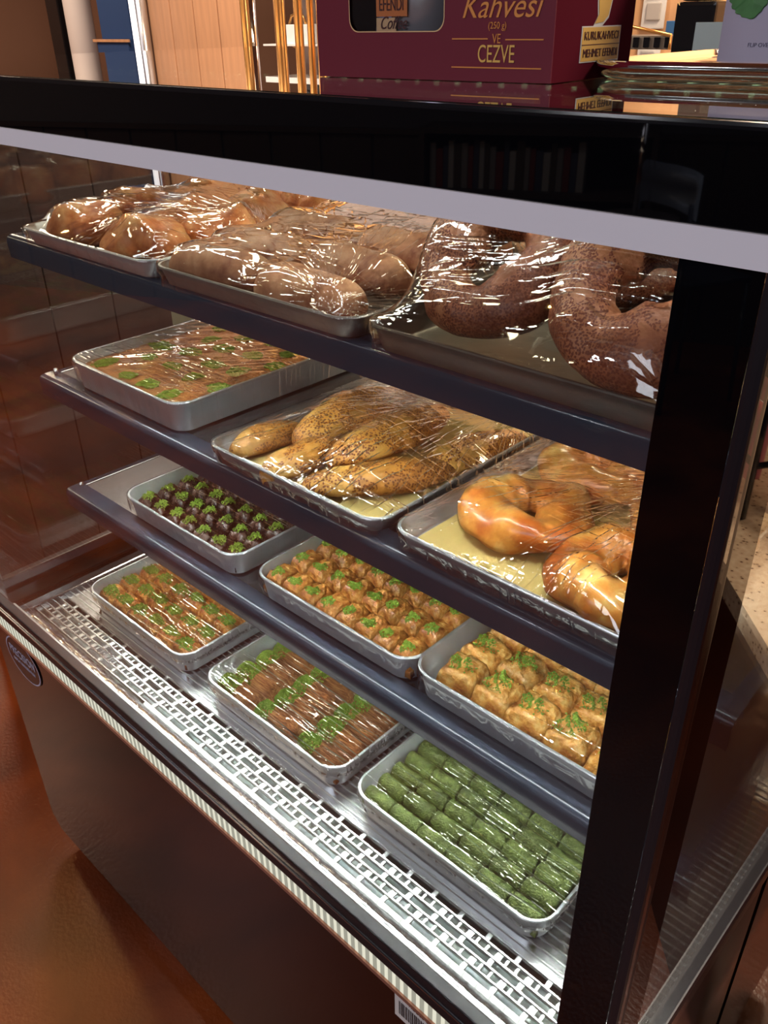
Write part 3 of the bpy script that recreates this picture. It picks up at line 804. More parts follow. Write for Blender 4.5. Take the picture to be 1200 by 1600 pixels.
# ------------------------------------------------------------------ grids of small pastries
def pastry_grid(T, kind, name, labelfmt, group, nx, ny, pw, pd, h, mat, x0=None, y0=None, gapx=0.0, gapy=0.0, crumb=None, lift=0.0, jit=0.0012, variants=4, rotj=0.04, catname='pastry', crumb_mat=None, margin=0.013):
    random.seed(hash(name) % 1 + nx * 7 + ny)
    proto = []
    for s in range(variants):
        me, f = puff_mesh(kind, pw - gapx, pd - gapy, h, s + 1.3 + nx)
        cr = None
        if crumb:
            cu, cv, ru, rv, n, size = crumb
            cr = crumbs_mesh(f, pw, pd, h, s + 5, cu + random.uniform(-.12, .12), cv + random.uniform(-.12, .12), ru, rv, n, size)
        me.materials.append(mat)
        if cr: cr.materials.append(crumb_mat or M['crumb'])
        proto.append((me, cr))
    xs = x0 if x0 is not None else -nx * pw / 2
    ys = y0 if y0 is not None else -T.D / 2 + margin
    first = None
    for j in range(ny):
        for i in range(nx):
            me, cr = proto[random.randrange(variants)]
            loc = T.P(xs + (i + .5) * pw + random.uniform(-jit, jit), ys + (j + .5) * pd + random.uniform(-jit, jit), lift)
            rz = random.uniform(-rotj, rotj) + (PI if kind != 'kadayif' and random.random() < 0.5 and not cr else 0)
            o = link(name, me, None, None, loc, (0, 0, rz))
            col = 'leftmost' if i == 0 else 'rightmost' if i == nx - 1 else ORD[i] + ' from left'
            row = 'front row' if j == 0 else ORD[j] + ' row from front'
            tag(o, labelfmt.format(col=col, row=row), catname, group)
            if cr:
                link('pistachio_topping', cr, None, o)['kind'] = 'stuff'
            T.mark(me, loc, rz)

exec_trays = []
# ---- base deck, left to right
BZ = DZ + 0.0008
T = Tray('baking_tray', 'aluminium tray of mottled green-topped baklava at left end of lowest level', -1.345, -1.020, 0.558, BZ, 0.40, 0.047, M['alu'])
pastry_grid(T, 'bak', 'baklava_piece', 'amber baklava, {col}, {row}, lowest left tray', 'baklava in the lowest left tray', 6, 8, 0.049, 0.0455, 0.036, M['baklava2'],
            crumb=(0.0, 0.0, 1.1, 0.75, 420, 0.0019), lift=0.004, crumb_mat=M['crumb_d'])
T.film('cling film stretched flat over the lowest left tray of baklava', 0.0, 0.7, 0.0005, 0.001, 2.2, 11, 0.3, 1.3)
T = Tray('baking_tray', 'aluminium tray of shredded pastry rolls in the middle of lowest level', -0.970, -0.645, 0.558, BZ, 0.40, 0.047, M['alu'])
pastry_grid(T, 'kadayif', 'shredded_pastry_roll', 'brown shredded pastry roll, {col}, {row}, lowest middle tray', 'shredded pastry rolls in the lowest middle tray', 3, 9, 0.099, 0.041, 0.036, M['kadayif'],
            gapy=0.001, crumb=(-0.52, 0.0, 0.62, 1.3, 900, 0.0019), lift=0.004, crumb_mat=M['crumb_d'])
T.film('cling film with bright zigzag creases over the shredded pastry rolls', 0.05, 0.9, 0.0006, 0.0, 2.6, 12, 0.3, 1.2)
T = Tray('baking_tray', 'aluminium tray of green pistachio rolls at right end of lowest level', -0.617, -0.290, 0.558, BZ, 0.40, 0.047, M['alu'])
pastry_grid(T, 'sarma', 'pistachio_roll', 'green pistachio roll, {col}, {row}, lowest right tray', 'green pistachio rolls', 6, 12, 0.0505, 0.0295, 0.030, M['sarma'],
            gapx=0.0034, lift=0.006, jit=0.0006, rotj=0.012)
T.film('cling film with dotted glints over the green pistachio rolls', 0.0, 0.8, 0.0004, 0.001, 2.1, 13, 0.25, 1.3)

# ---- third shelf
z3 = shelf_z[2] + 0.0005
T = Tray('baking_tray', 'aluminium tray of dark chocolate pastries on the bottom shelf', -1.252, -0.927, 0.622, z3, 0.39, 0.045, M['alu'])
pastry_grid(T, 'choc', 'chocolate_pastry', 'dark chocolate pastry, {col}, {row}, bottom shelf left tray', 'dark chocolate pastries', 7, 8, 0.0425, 0.044, 0.031, M['choc'],
            gapx=0.003, gapy=0.003, crumb=(-0.1, 0.0, 0.85, 0.7, 260, 0.0016), lift=0.003, rotj=0.12, jit=0.002)
T.film('cling film over the dark chocolate pastries', 0.4, 0.3, 0.0006, 0.0, 1.4, 14, 0.7, 1.2)
T = Tray('baking_tray', 'aluminium tray of square golden baklava in the middle of the bottom shelf', -0.884, -0.558, 0.622, z3, 0.39, 0.045, M['alu'])
pastry_grid(T, 'bak', 'baklava_piece', 'glossy golden baklava, {col}, {row}, bottom shelf middle tray', 'golden baklava on the bottom shelf', 8, 7, 0.0380, 0.0515, 0.036, M['baklava'],
            gapx=0.0005, gapy=0.001, crumb=(0.0, -0.25, 0.75, 0.5, 220, 0.0016), lift=0.004, rotj=0.07)
T.film('cling film over the square golden baklava', 0.0, 0.22, 0.0004, 0.0015, 1.3, 15, 0.7, 1.2)
T = Tray('baking_tray', 'aluminium tray of crumpled leaf pastries at right of the bottom shelf', -0.560, -0.235, 0.620, z3, 0.39, 0.047, M['alu'])
pastry_grid(T, 'shell', 'leaf_pastry', 'crumpled golden leaf pastry, {col}, {row}, bottom shelf right tray', 'crumpled leaf pastries', 5, 6, 0.0565, 0.0545, 0.041, M['shell'],
            margin=0.026, gapx=-0.002, gapy=-0.002, crumb=(-0.1, 0.1, 0.95, 0.7, 300, 0.0017), lift=0.003, rotj=0.22, jit=0.002)
T.film('crinkled cling film over the crumpled leaf pastries', 0.7, 0.5, 0.0006, 0.0, 1.5, 16, 0.85, 1.2)

# ---- second shelf
z2 = shelf_z[1] + 0.0005
T = Tray('baking_tray', 'deep aluminium tray of flat shredded pastry at left of the middle shelf', -1.333, -1.008, 0.612, z2, 0.42, 0.052, M['alu'])
def slab():
    W, D = T.W - 0.028, T.D - 0.028
    bm = bmesh.new(); nx, ny = 46, 56; g = []
    R = 0.03
    for j in range(ny + 1):
        row = []
        for i in range(nx + 1):
            x = -W / 2 + W * i / nx; y = -D / 2 + D * j / ny
            dx, dy = abs(x) - (W / 2 - R), abs(y) - (D / 2 - R)
            if dx > 0 and dy > 0 and math.hypot(dx, dy) > R:
                k = R / math.hypot(dx, dy); x = math.copysign(W / 2 - R + dx * k, x); y = math.copysign(D / 2 - R + dy * k, y)
            z = 0.036 + 0.0022 * noise.noise(Vector((x * 40, y * 40, 2))) + 0.0015 * noise.noise(Vector((x * 120, y * 120, 2)))
            row.append(bm.verts.new((x, y, z)))
        g.append(row)
    for j in range(ny):
        for i in range(nx): bm.faces.new((g[j][i], g[j][i + 1], g[j + 1][i + 1], g[j + 1][i]))
    r = bmesh.ops.extrude_face_region(bm, geom=bm.faces[:])
    for v in r['geom']:
        if isinstance(v, bmesh.types.BMVert): v.co.z = 0.0; v.co.x *= 0.985; v.co.y *= 0.985
    return to_mesh(bm, 'slab', True)
sm = slab(); sl = link('flat_pastry', sm, M['kunefe'], loc=T.P(0, 0))
tag(sl, 'flat orange-brown shredded pastry filling the deep tray with green patches', 'pastry'); T.mark(sm, T.P(0, 0))
random.seed(8)
for j in range(6):
    for i in range(4):
        cm = crumbs_mesh(lambda u, v: 1.0, 0.075, 0.075, 0.0, 40 + i + j * 4, 0, 0, 0.72 * random.uniform(.7, 1.3), 0.55 * random.uniform(.7, 1.4), 620, 0.0019, 0.002)
        pt = link('pistachio_patch', cm, M['crumb'], sl, ((i - 1.5) * 0.068 + (0.02 if j % 2 else -0.01) + random.uniform(-.008, .008), -0.165 + j * 0.062 + random.uniform(-.008, .008), 0.0365)); pt['kind'] = 'stuff'
T.film('cling film over the deep tray of flat pastry', 0.9, 0.5, 0.0010, 0.001, 1.9, 17, 0.9, 1.0)

def put(T, name, me, mat, x, y, z, rz, label, cat, group, rx=0.0, ry=0.0):
    loc = T.P(x, y, z)
    o = link(name, me, mat, None, loc, (rx, ry, rz)); tag(o, label, cat, group); T.mark(me, loc, rz, rx, ry); return o

def liner(T):
    bm = bmesh.new(); f = [bm.verts.new((x, y, 0)) for x, y in rrect(T.W - 0.034, T.D - 0.034, 0.02)]
    bm.faces.new(f); r = bmesh.ops.extrude_face_region(bm, geom=bm.faces[:])
    for v in r['geom']:
        if isinstance(v, bmesh.types.BMVert): v.co.z = 0.0006
    return to_mesh(bm)

T = Tray('sheet_pan', 'sheet pan of sesame loaves in the middle of the middle shelf', -0.929, -0.590, 0.600, z2, 0.46, 0.026, M['alu'], 0.03, taper=0.012)
tag(link('baking_paper', liner(T), M['paper'], loc=T.P(0, 0, 0.0)), 'cream baking paper under the sesame loaves', 'baking paper')
SES = [  # x, y, z, rz, L, R, bend, words
    (-0.122, -0.150, 0.001, 1.42, 0.130, 0.030, 0.006, 'short sesame loaf at the front left of the pile'),
    (-0.060, -0.035, 0.016, 1.50, 0.235, 0.040, 0.012, 'long sesame loaf lying on the left of the pile'),
    (-0.040, -0.155, 0.001, 1.62, 0.150, 0.032, -0.008, 'sesame loaf pointing at the front rim in the middle'),
    (0.030, -0.050, 0.020, 1.56, 0.235, 0.038, -0.012, 'large sesame loaf on top in the centre'),
    (0.082, -0.128, 0.001, 0.98, 0.215, 0.034, -0.014, 'sesame loaf lying slantwise at the front right'),
    (0.128, 0.010, 0.001, 1.35, 0.190, 0.032, 0.006, 'sesame loaf against the right rim'),
    (-0.05, 0.165, 0.001, 0.1, 0.18, 0.034, 0.0, 'sesame loaf lying crosswise at the back'),
]
for k, (x, y, z, rz, L, R, bd, wd) in enumerate(SES):
    me = loaf_mesh(L, R, k + 1, bd, 0.9, 0.004)
    put(T, 'sesame_loaf', me, M['sesame'], x, y, z, rz, wd, 'bread', 'sesame loaves')
T.film('cling film pleated in bright streaks over the sesame loaves', 1.1, 0.8, 0.0005, 0.0, 2.5, 18, 0.9, 1.5, (0.10, 0.16))

T = Tray('sheet_pan', 'sheet pan of glazed bread rings at right of the middle shelf', -0.577, -0.245, 0.605, z2, 0.46, 0.027, M['alu'], 0.03, taper=0.012)
tag(link('baking_paper', liner(T), M['paper'], loc=T.P(0, 0, 0.0)), 'cream baking paper under the glazed bread rings', 'baking paper')
ACM = [(-0.056, -0.100, 0.001, 0.4, 0.044, 0.032, 'glazed golden bread ring nearest the empty paper'),
       (0.090, -0.142, 0.001, 2.1, 0.045, 0.033, 'largest glazed bread ring at the front beside the black post'),
       (-0.052, 0.050, 0.001, 1.1, 0.042, 0.031, 'glazed bread ring behind the left-hand ring'),
       (0.092, 0.012, 0.001, 4.0, 0.042, 0.031, 'glazed bread ring in the second row beside the black post'),
       (0.03, 0.158, 0.001, 5.0, 0.042, 0.030, 'glazed bread ring at the back of its pan')]
for k, (x, y, z, rz, R, r_, wd) in enumerate(ACM):
    me = ring_mesh(R + 0.003, r_ - 0.002, k + 2, 3, 0.18, 0.9, lump=0.07)
    put(T, 'bread_ring', me, M['acma'], x, y, z, rz, wd, 'bread', 'glazed bread rings')
T.film('cling film fanned in sharp creases over the glazed bread rings', 0.95, 0.65, 0.0004, 0.0, 2.1, 19, 0.9, 1.5, (0.10, 0.10))

# ---- top shelf
z1 = shelf_z[0] + 0.0005
T = Tray('sheet_pan', 'sheet pan of lumpy golden pastries at left of the top shelf', -1.341, -0.984, 0.585, z1, 0.46, 0.027, M['alu'], 0.03, taper=0.012)
random.seed(21)
BRD = [(-0.085, -0.160, 'front left'), (0.085, -0.165, 'front right'), (-0.120, -0.050, 'second row left'), (0.015, -0.060, 'second row middle'), (0.128, -0.075, 'second row right'),
       (-0.080, 0.060, 'third row left'), (0.060, 0.050, 'third row right'), (-0.09, 0.165, 'back left'), (0.07, 0.160, 'back right')]
for k, (x, y, wd) in enumerate(BRD):
    me = loaf_mesh(0.142 + random.uniform(-.01, .01), 0.048, 30 + k, 0.012, 0.9, 0.013, 0.82, slit=0.010)
    put(T, 'golden_pastry', me, M['braid'], x, y, 0.001, 0.3 + random.uniform(-.4, .4), 'lumpy golden pastry in the top left pan, ' + wd, 'pastry', 'golden pastries on the top shelf')
T.film('cling film over the golden pastries at the top left', 0.2, 0.36, 0.0002, 0.0, 1.6, 20, 0.9, 0.9, (0.22, -0.05))

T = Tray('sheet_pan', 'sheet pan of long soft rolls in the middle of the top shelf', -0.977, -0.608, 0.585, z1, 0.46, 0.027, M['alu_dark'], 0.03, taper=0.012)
LOG = [(-0.098, -0.178, 0.001, 0.06), (0.072, -0.182, 0.001, -0.04), (-0.110, -0.100, 0.006, 0.10), (0.068, -0.104, 0.012, -0.06), (0.090, -0.032, 0.022, -0.12), (-0.085, -0.020, 0.020, 0.0),
       (0.095, 0.050, 0.022, 0.08), (-0.09, 0.070, 0.020, 0.0), (0.03, 0.145, 0.030, 0.1)]
lw = ['front left', 'front right', 'second row left', 'raised second row right', 'third row far right', 'third row left', 'fourth row right', 'back left', 'back right, highest of the heap']
for k, (x, y, z, rz) in enumerate(LOG):
    me = loaf_mesh(0.162, 0.037, 50 + k, 0.0, 0.34, 0.0022, 0.84, slit=0.0)
    put(T, 'soft_roll', me, M['log'], x, y, z, rz, 'long soft brown roll in the top middle pan, ' + lw[k], 'bread', 'long soft rolls')
T.film('cling film glinting over the long soft rolls', 0.45, 0.36, 0.0002, 0.0, 1.8, 21, 0.95, 1.0, (0.15, -0.22))

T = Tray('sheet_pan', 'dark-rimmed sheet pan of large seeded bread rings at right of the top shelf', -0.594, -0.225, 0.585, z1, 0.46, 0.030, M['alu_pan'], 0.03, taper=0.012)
RNG = [(-0.095, -0.100, 0.004, 0.5, 0.060, 0.031, 0.72, -0.10, 'large seeded bread ring tilted up at the left of the top right pan'),
       (0.083, -0.122, 0.008, 1.5, 0.062, 0.034, 0.72, 0.0, 'large seeded bread ring tilted up beside the black post'),
       (-0.085, 0.105, 0.001, 2.0, 0.060, 0.031, 0.0, 0.0, 'seeded bread ring lying flat at the back left'),
       (0.092, 0.110, 0.001, 3.0, 0.060, 0.031, 0.0, 0.0, 'seeded bread ring lying flat at the back right')]
for k, (x, y, z, rz, R, r_, rx, ry, wd) in enumerate(RNG):
    me = ring_mesh(R, r_, k + 9, 3, 0.08, 0.92, lump=0.05)
    lift = math.sin(rx) * (R + r_ * 0.9)
    put(T, 'seeded_ring', me, M['darkring'], x, y, z + lift, 0.0, wd, 'bread', 'large seeded bread rings', rx, ry)
T.film('taut cling film with fine streaks over the large seeded rings', 0.75, 0.75, 0.0004, 0.0, 1.7, 22, 0.95, 1.0)

# ------------------------------------------------------------------ on top of the case
P1 = Vector((-0.599, 0.553)); P2 = Vector((-0.375, 0.569))
bx = empty('coffee_gift_box', (P1.x, P1.y, ZT + 0.0005), math.atan2(P2.y - P1.y, P2.x - P1.x))
tag(bx, 'maroon cardboard coffee gift box with a clear window standing on the glass top', 'box')
BL, BD, BH = 0.2246, 0.125, 0.20
x0, x1, zb, zt_ = 0.036, 0.1310, 0.0325, 0.155
def inbx(nm, a, b, c, d, e, f_, mt_, **tg):
    return box(nm, a, b, c, d, e, f_, mt_, bx, **tg)
bm = bmesh.new()     # front face with a rounded window opening
outer = [(0, 0), (BL, 0), (BL, BH), (0, BH)]
win = [((x0 + x1) / 2 + x, (zb + zt_) / 2 + z) for x, z in rrect(x1 - x0, zt_ - zb, 0.009, 6)]
def front_with_hole(bm, y):
    ov = [bm.verts.new((x, y, z)) for x, z in outer]; wv = [bm.verts.new((x, y, z)) for x, z in win]
    es = [bm.edges.new((ov[i], ov[(i + 1) % 4])) for i in range(4)] + [bm.edges.new((wv[i], wv[(i + 1) % len(wv)])) for i in range(len(wv))]
    bmesh.ops.triangle_fill(bm, use_beauty=True, edges=es)
front_with_hole(bm, 0.0)
r = bmesh.ops.extrude_face_region(bm, geom=bm.faces[:])
for v in r['geom']:
    if isinstance(v, bmesh.types.BMVert): v.co.y += 0.0012
link('front_face', to_mesh(bm), M['maroon'], bx)
inbx('side_face', BL - 0.0012, BL, 0.0013, BD, 0, BH, M['maroon_dark'])
inbx('side_face', 0, 0.0012, 0.0013, BD, 0, BH, M['maroon_dark'])
inbx('back_face', 0.0013, BL - 0.0013, BD - 0.0012, BD, 0, BH, M['maroon_dark'])
inbx('bottom_face', 0.0013, BL - 0.0013, 0.0013, BD - 0.0013, 0, 0.0012, M['maroon_dark'])
inbx('top_face', 0.0013, BL - 0.0013, 0.0013, BD - 0.0013, BH - 0.0012, BH, M['maroon'])
inbx('clear_window', x0 - 0.004, x1 + 0.004, 0.0014, 0.0018, zb - 0.004, zt_ + 0.004, M['clear'])
bm = bmesh.new()
ov = [bm.verts.new((x, -0.0003, z)) for x, z in win]; iv = [bm.verts.new(((x - .0835) * .985 + .0835, -0.0003, (z - .094) * .988 + .094)) for x, z in win]
for i in range(len(win)): bm.faces.new((ov[i], ov[(i + 1) % len(win)], iv[(i + 1) % len(win)], iv[i]))
link('window_edge', to_mesh(bm), M['label_cream'], bx)
bm = bmesh.new(); tube(bm, [(0.090, 0.035, 0.002), (0.090, 0.035, 0.16)], 0.030, 24)
pouch = link('foil_pouch', to_mesh(bm, 'p', True), M['foil'], bx)
box('orange_label', 0.062, 0.093, 0.0030, 0.0036, 0.0432, 0.070, M['label_orange'], pouch)
box('cream_label', 0.062, 0.082, 0.0030, 0.0036, 0.026, 0.0424, M['label_cream'], pouch)
text('label_lettering', 'EFENDI', 0.0125, M['brown_ink'], pouch, (0.0775, 0.0026, 0.0510), (PI / 2, 0, 0), sx=0.62)
text('script_lettering', 'Coffee', 0.0125, M['brown_ink'], pouch, (0.079, 0.0026, 0.0385), (PI / 2, 0, 0), 0.45, 0.8)
bm = bmesh.new(); tube(bm, [(0.048, 0.05, 0.002), (0.050, 0.05, 0.03), (0.044, 0.05, 0.06)], [0.020, 0.022, 0.014], 20)
link('blue_pot', to_mesh(bm, 'c', True), plain('blue_enamel', srgb(120, 140, 180), 0.25), bx)
RX = (PI / 2, 0, 0)
text('script_title', 'Kahvesi', 0.0215, M['gold_ink'], bx, (0.1795, -0.0004, 0.0478), RX, 0.35, 1.0)
text('weight_lettering', '(250 g)', 0.0062, M['gold_ink'], bx, (0.1782, -0.0004, 0.0362), RX, sx=0.9)
text('small_word', 'VE', 0.0088, M['gold_ink'], bx, (0.1780, -0.0004, 0.0277), RX, sx=0.75)
text('title_word', 'CEZVE', 0.0165, M['gold_ink2'], bx, (0.1780, -0.0004, 0.0177), RX, sx=0.66)
inbx('printed_line', 0.1385, 0.1705, -0.0005, -0.0001, 0.0275, 0.0283, M['gold_ink'])
inbx('printed_line', 0.1855, 0.2170, -0.0005, -0.0001, 0.0270, 0.0278, M['gold_ink'])
inbx('printed_line', 0.1385, 0.2165, -0.0005, -0.0001, 0.0088, 0.0096, M['gold_ink'])
RS = (PI / 2, 0, PI / 2)
lb_ = inbx('side_label_border', BL, BL + 0.0004, 0.0400, 0.1030, 0.0112, 0.0348, M['white'])
box('side_label', BL + 0.0004, BL + 0.0006, 0.0412, 0.1018, 0.0120, 0.0340, M['gold_ink2'], lb_)
box('label_line', BL + 0.0006, BL + 0.0008, 0.0412, 0.1018, 0.0225, 0.0230, M['brown_ink'], lb_)
text('side_lettering', 'KURUKAHVECI', 0.0078, M['brown_ink'], lb_, (BL + 0.0008, 0.0715, 0.0283), RS, sx=1.06)
text('side_lettering', 'MEHMET EFENDI', 0.0078, M['brown_ink'], lb_, (BL + 0.0008, 0.0715, 0.0170), RS, sx=0.97)
bm = bmesh.new()    # the yellow emblem above the label, outlined in white
em = [(0.058, 0.0355), (0.072, 0.0365), (0.080, 0.041), (0.083, 0.050), (0.086, 0.060), (0.060, 0.060), (0.062, 0.050), (0.064, 0.042)]
for off, yy, mt_ in ((1.12, 0.0002, M['white']), (0.94, 0.0005, M['gold_ink2'])):
    b2 = bmesh.new(); cx_, cz_ = 0.072, 0.049
    b2.faces.new([b2.verts.new((BL + yy, cx_ + (x - cx_) * off, cz_ + (z - cz_) * off)) for x, z in em])
    link('emblem_outline' if off > 1 else 'emblem', to_mesh(b2), mt_, bx)

# low silver serving tray beside the box
t2 = empty('serving_tray', (-0.13, 0.765, ZT + 0.0006)); tag(t2, 'low polished metal serving tray on the glass top beside the maroon box', 'tray')
bm = bmesh.new(); lps = []
for ins, z in ((0.012, 0.0), (0.004, 0.003), (0.0, 0.009), (0.002, 0.0125), (0.006, 0.0125), (0.010, 0.008), (0.016, 0.0065)):
    lps.append([(x, y, z) for x, y in rrect(0.53 - 2 * ins, 0.285 - 2 * ins, 0.05 - ins)])
rs = loft(bm, lps); bm.faces.new(rs[0][::-1]); bm.faces.new(rs[-1])
link('tray_body', to_mesh(bm, 's', True), M['chrome'], t2)
t2.rotation_euler = (0, 0, math.radians(1))

# mint leaf card in a clear stand
mc = empty('mint_card', (-0.337, 0.752, ZT + 0.0078), 0.0); tag(mc, 'pale card with a green mint leaf propped on the serving tray', 'card')
box('card_face', 0.0, 0.19, 0.0, 0.003, -0.003 + 0.003, 0.15, plain('lilac_card', srgb(206, 200, 220), 0.5), mc)
bm = bmesh.new(); tl = []
for i in range(25):
    u = i / 24; tl.append((u, math.sin(PI * u) ** 0.8 * (0.5 + 0.05 * math.sin(u * 40))))
def leaf(bm, ox, oz, L, W, a, y):
    ca, sa = math.cos(a), math.sin(a)
    up = [(u * L, v * W / 1) for u, v in tl]; dn = [(u * L, -v * W) for u, v in tl[1:-1]][::-1]
    vs = [bm.verts.new((ox + x * ca - z * sa, y - 0.0006 * (1 if i % 2 else 0.4), oz + x * sa + z * ca)) for i, (x, z) in enumerate(up + dn)]
    bm.faces.new(vs)
leaf(bm, 0.024, 0.030, 0.034, 0.017, math.radians(130), -0.0006); leaf(bm, 0.024, 0.030, 0.034, 0.012, math.radians(72), -0.0010)
link('mint_leaf', to_mesh(bm), plain('mint_green', srgb(86, 148, 84), 0.5, var=0.35, scale=120), mc)
text('card_lettering', 'FLIP OVER', 0.0042, plain('grey_ink', srgb(110, 105, 130), 0.6), mc, (0.033, -0.0004, 0.012), RX)
box('clear_foot', 0.006, 0.18, -0.012, 0.03, -0.0005, 0.0, M['clear'], mc)

# ------------------------------------------------------------------ behind the case
# light plank screen
sc = empty('plank_screen', (-4.2, 3.02, 0)); tag(sc, 'screen of pale wooden planks standing behind the case', 'screen')
pw_ = bmesh.new(); add_box(pw_, -0.100, 0.100, 0, 0.03, 0, 2.6, 0.003); pmesh = to_mesh(pw_)
for i in range(4): link('plank', pmesh, M['wood'], sc, (-0.33 + i * 0.2085, 0, 0))
tube_obj('metal_column', [(-4.66, 2.98, 0), (-4.66, 2.98, 2.6)], 0.045, M['steel'], seg=20, label='polished metal column beside the plank screen', cat='column')
tube_obj('white_column', [(-6.6, 3.7, 0), (-6.6, 3.7, 3.2)], 0.10, M['white_col'], seg=20, label='round white column in front of the brown wall', cat='column')
bl = empty('display_board', (-5.23, 3.18, 0)); tag(bl, 'dark blue board on a brown stand left of the metal column', 'board')
link('board_face', to_mesh((lambda b: (add_box(b, -0.17, 0.17, -0.02, 0.02, 1.60, 2.4, 0.004), b)[1])(bmesh.new())), M['blue'], bl)
link('stand', to_mesh((lambda b: (add_box(b, -0.17, 0.18, -0.06, 0.08, 0, 1.60, 0.004), b)[1])(bmesh.new())), M['blue'], bl)
link('ledge', to_mesh((lambda b: (add_box(b, -0.20, 0.21, -0.07, -0.061, 1.585, 1.60), b)[1])(bmesh.new())), M['wood'], bl)
tl_ = tube_obj('column_glint', [(-4.600, 2.90, 0.02), (-4.600, 2.90, 2.5)], 0.016, plain('column_glint_glow', (1, 1, 1, 1), 0.4, emit=((0.86, 0.88, 1.0, 1), 1.0)), seg=14, label='thin glowing white strip put in for the glint on the metal column', cat='lamp')  # glowing rod added for the bright reflection down the column
box('dark_speaker', -7.0, -6.82, 3.66, 3.8, 0.0, 2.6, M['black'], label='tall black cabinet beside the white column', cat='cabinet', bev=0.01)
# brass rods in front of a shelf
br = empty('brass_rod_screen', (-2.9, 2.55, 0)); tag(br, 'row of upright brass and chrome rods behind the case', 'screen')
for i, (x, rr, mt_) in enumerate(((-3.20, 0.020, M['brass']), (-3.15, 0.014, M['chrome']), (-2.985, 0.020, M['brass']), (-2.965, 0.012, M['brass']), (-2.87, 0.018, M['brass']), (-2.80, 0.014, M['brass']), (-2.74, 0.018, M['brass']))):
    link('rod', to_mesh((lambda b: (tube(b, [(x + 2.9, 0, 0.02), (x + 2.9, 0, 2.5)], rr, 14), b)[1])(bmesh.new()), 'rod', True), mt_, br)
link('rail', to_mesh((lambda b: (add_box(b, -0.36, 0.3, -0.02, 0.02, 0, 0.03), b)[1])(bmesh.new())), M['brass'], br)
cb = empty('wall_shelf_unit', (-3.0, 3.05, 0)); tag(cb, 'pale wall shelf unit with cups behind the brass rods', 'shelf')
def at(nm, a, b, c, d, e, f_, mt_, p, bev=0.0):
    o = box(nm, a, b, c, d, e, f_, mt_, None, bev); o.parent = p; o.matrix_parent_inverse = Matrix.Translation(-p.location); return o
at('back_board', -3.62, -2.2, 3.2, 3.23, 0, 2.4, plain('greige_board', srgb(176, 160, 156), 0.6), cb)
for z in (0.5, 1.0, 1.56, 1.83): at('shelf_board', -3.62, -2.2, 2.98, 3.2, z, z + 0.025, M['white'], cb)
box('white_box', -3.52, -3.30, 3.0, 3.12, 1.585, 1.665, M['white'], label='white carton on the shelf behind the brass rods', cat='box', bev=0.003)
tube_obj('gilt_handle', [(-3.50, 3.05, 1.665), (-3.48, 3.05, 1.70), (-3.44, 3.05, 1.71), (-3.40, 3.05, 1.70), (-3.38, 3.05, 1.665)], 0.006, M['brass'], label='curved gilt handle on the white carton', cat='handle')
tube_obj('dark_cup', [(-3.41, 3.08, 1.855), (-3.41, 3.08, 1.87), (-3.41, 3.08, 1.93)], [0.03, 0.05, 0.055], M['black'], seg=20, label='dark cup on the upper white shelf behind the rods', cat='cup')
for i in range(7):
    tube_obj('bottle', [(-3.3 + i * .085, 3.1, 1.025), (-3.3 + i * .085, 3.1, 1.22), (-3.3 + i * .085, 3.1, 1.26), (-3.3 + i * .085, 3.1, 1.34)], [0.032, 0.032, 0.012, 0.012], [M['chrome'], M['black'], M['white'], M['brass'], M['palegreen'], M['chrome'], M['black']][i], seg=14,
             label=['silver', 'black', 'white', 'brass-toned', 'pale green', 'second silver', 'second black'][i] + ' slim bottle on the lower wall shelf seen through the case', cat='bottle', group='bottles on the wall shelf')
# pale back counter
bc = empty('back_counter', (-2.1, 2.2, 0)); tag(bc, 'pale green back counter cabinet seen through the case', 'cabinet')
at('cabinet_body', -3.30, -0.55, 1.93, 2.48, 0.08, 0.92, M['palegreen'], bc, 0.004)
at('worktop', -3.32, -0.53, 1.91, 2.49, 0.925, 0.955, M['white'], bc, 0.004)
for i in range(4): at('door', -3.27 + i * .68, -2.63 + i * .68, 1.915, 1.929, 0.12, 0.89, M['palegreen'], bc, 0.003)
at('plinth', -3.25, -0.6, 1.98, 2.45, 0, 0.08, M['black'], bc)

# the staff corner at the right
struct('wall_corner', -3.2, 0.4, 3.6, 3.66, 0, 3.2, M['tanwall'])
ol = empty('wall_outlet', (-1.9, 3.59, 1.71)); tag(ol, 'grey double power outlet on the tan wall', 'outlet')
for z in (-0.05, 0.03): link('socket', to_mesh((lambda b: (add_box(b, -0.03, 0.03, -0.012, 0.0, z, z + 0.06, 0.004), b)[1])(bmesh.new())), plain('socket_plastic', (0.5, 0.47, 0.44, 1), 0.4), ol)
link('cover_plate', to_mesh((lambda b: (add_box(b, -0.05, 0.05, -0.004, 0.0, -0.08, 0.12, 0.004), b)[1])(bmesh.new())), M['white'], ol)
dv = box('wall_dispenser', -1.66, -1.52, 3.42, 3.59, 1.73, 1.95, plain('dark_device', srgb(58, 44, 42), 0.4), bev=0.015, label='dark brown dispenser on the tan wall', cat='dispenser')
box('dispenser_window', -1.62, -1.59, 3.414, 3.421, 1.78, 1.84, M['black'], dv)
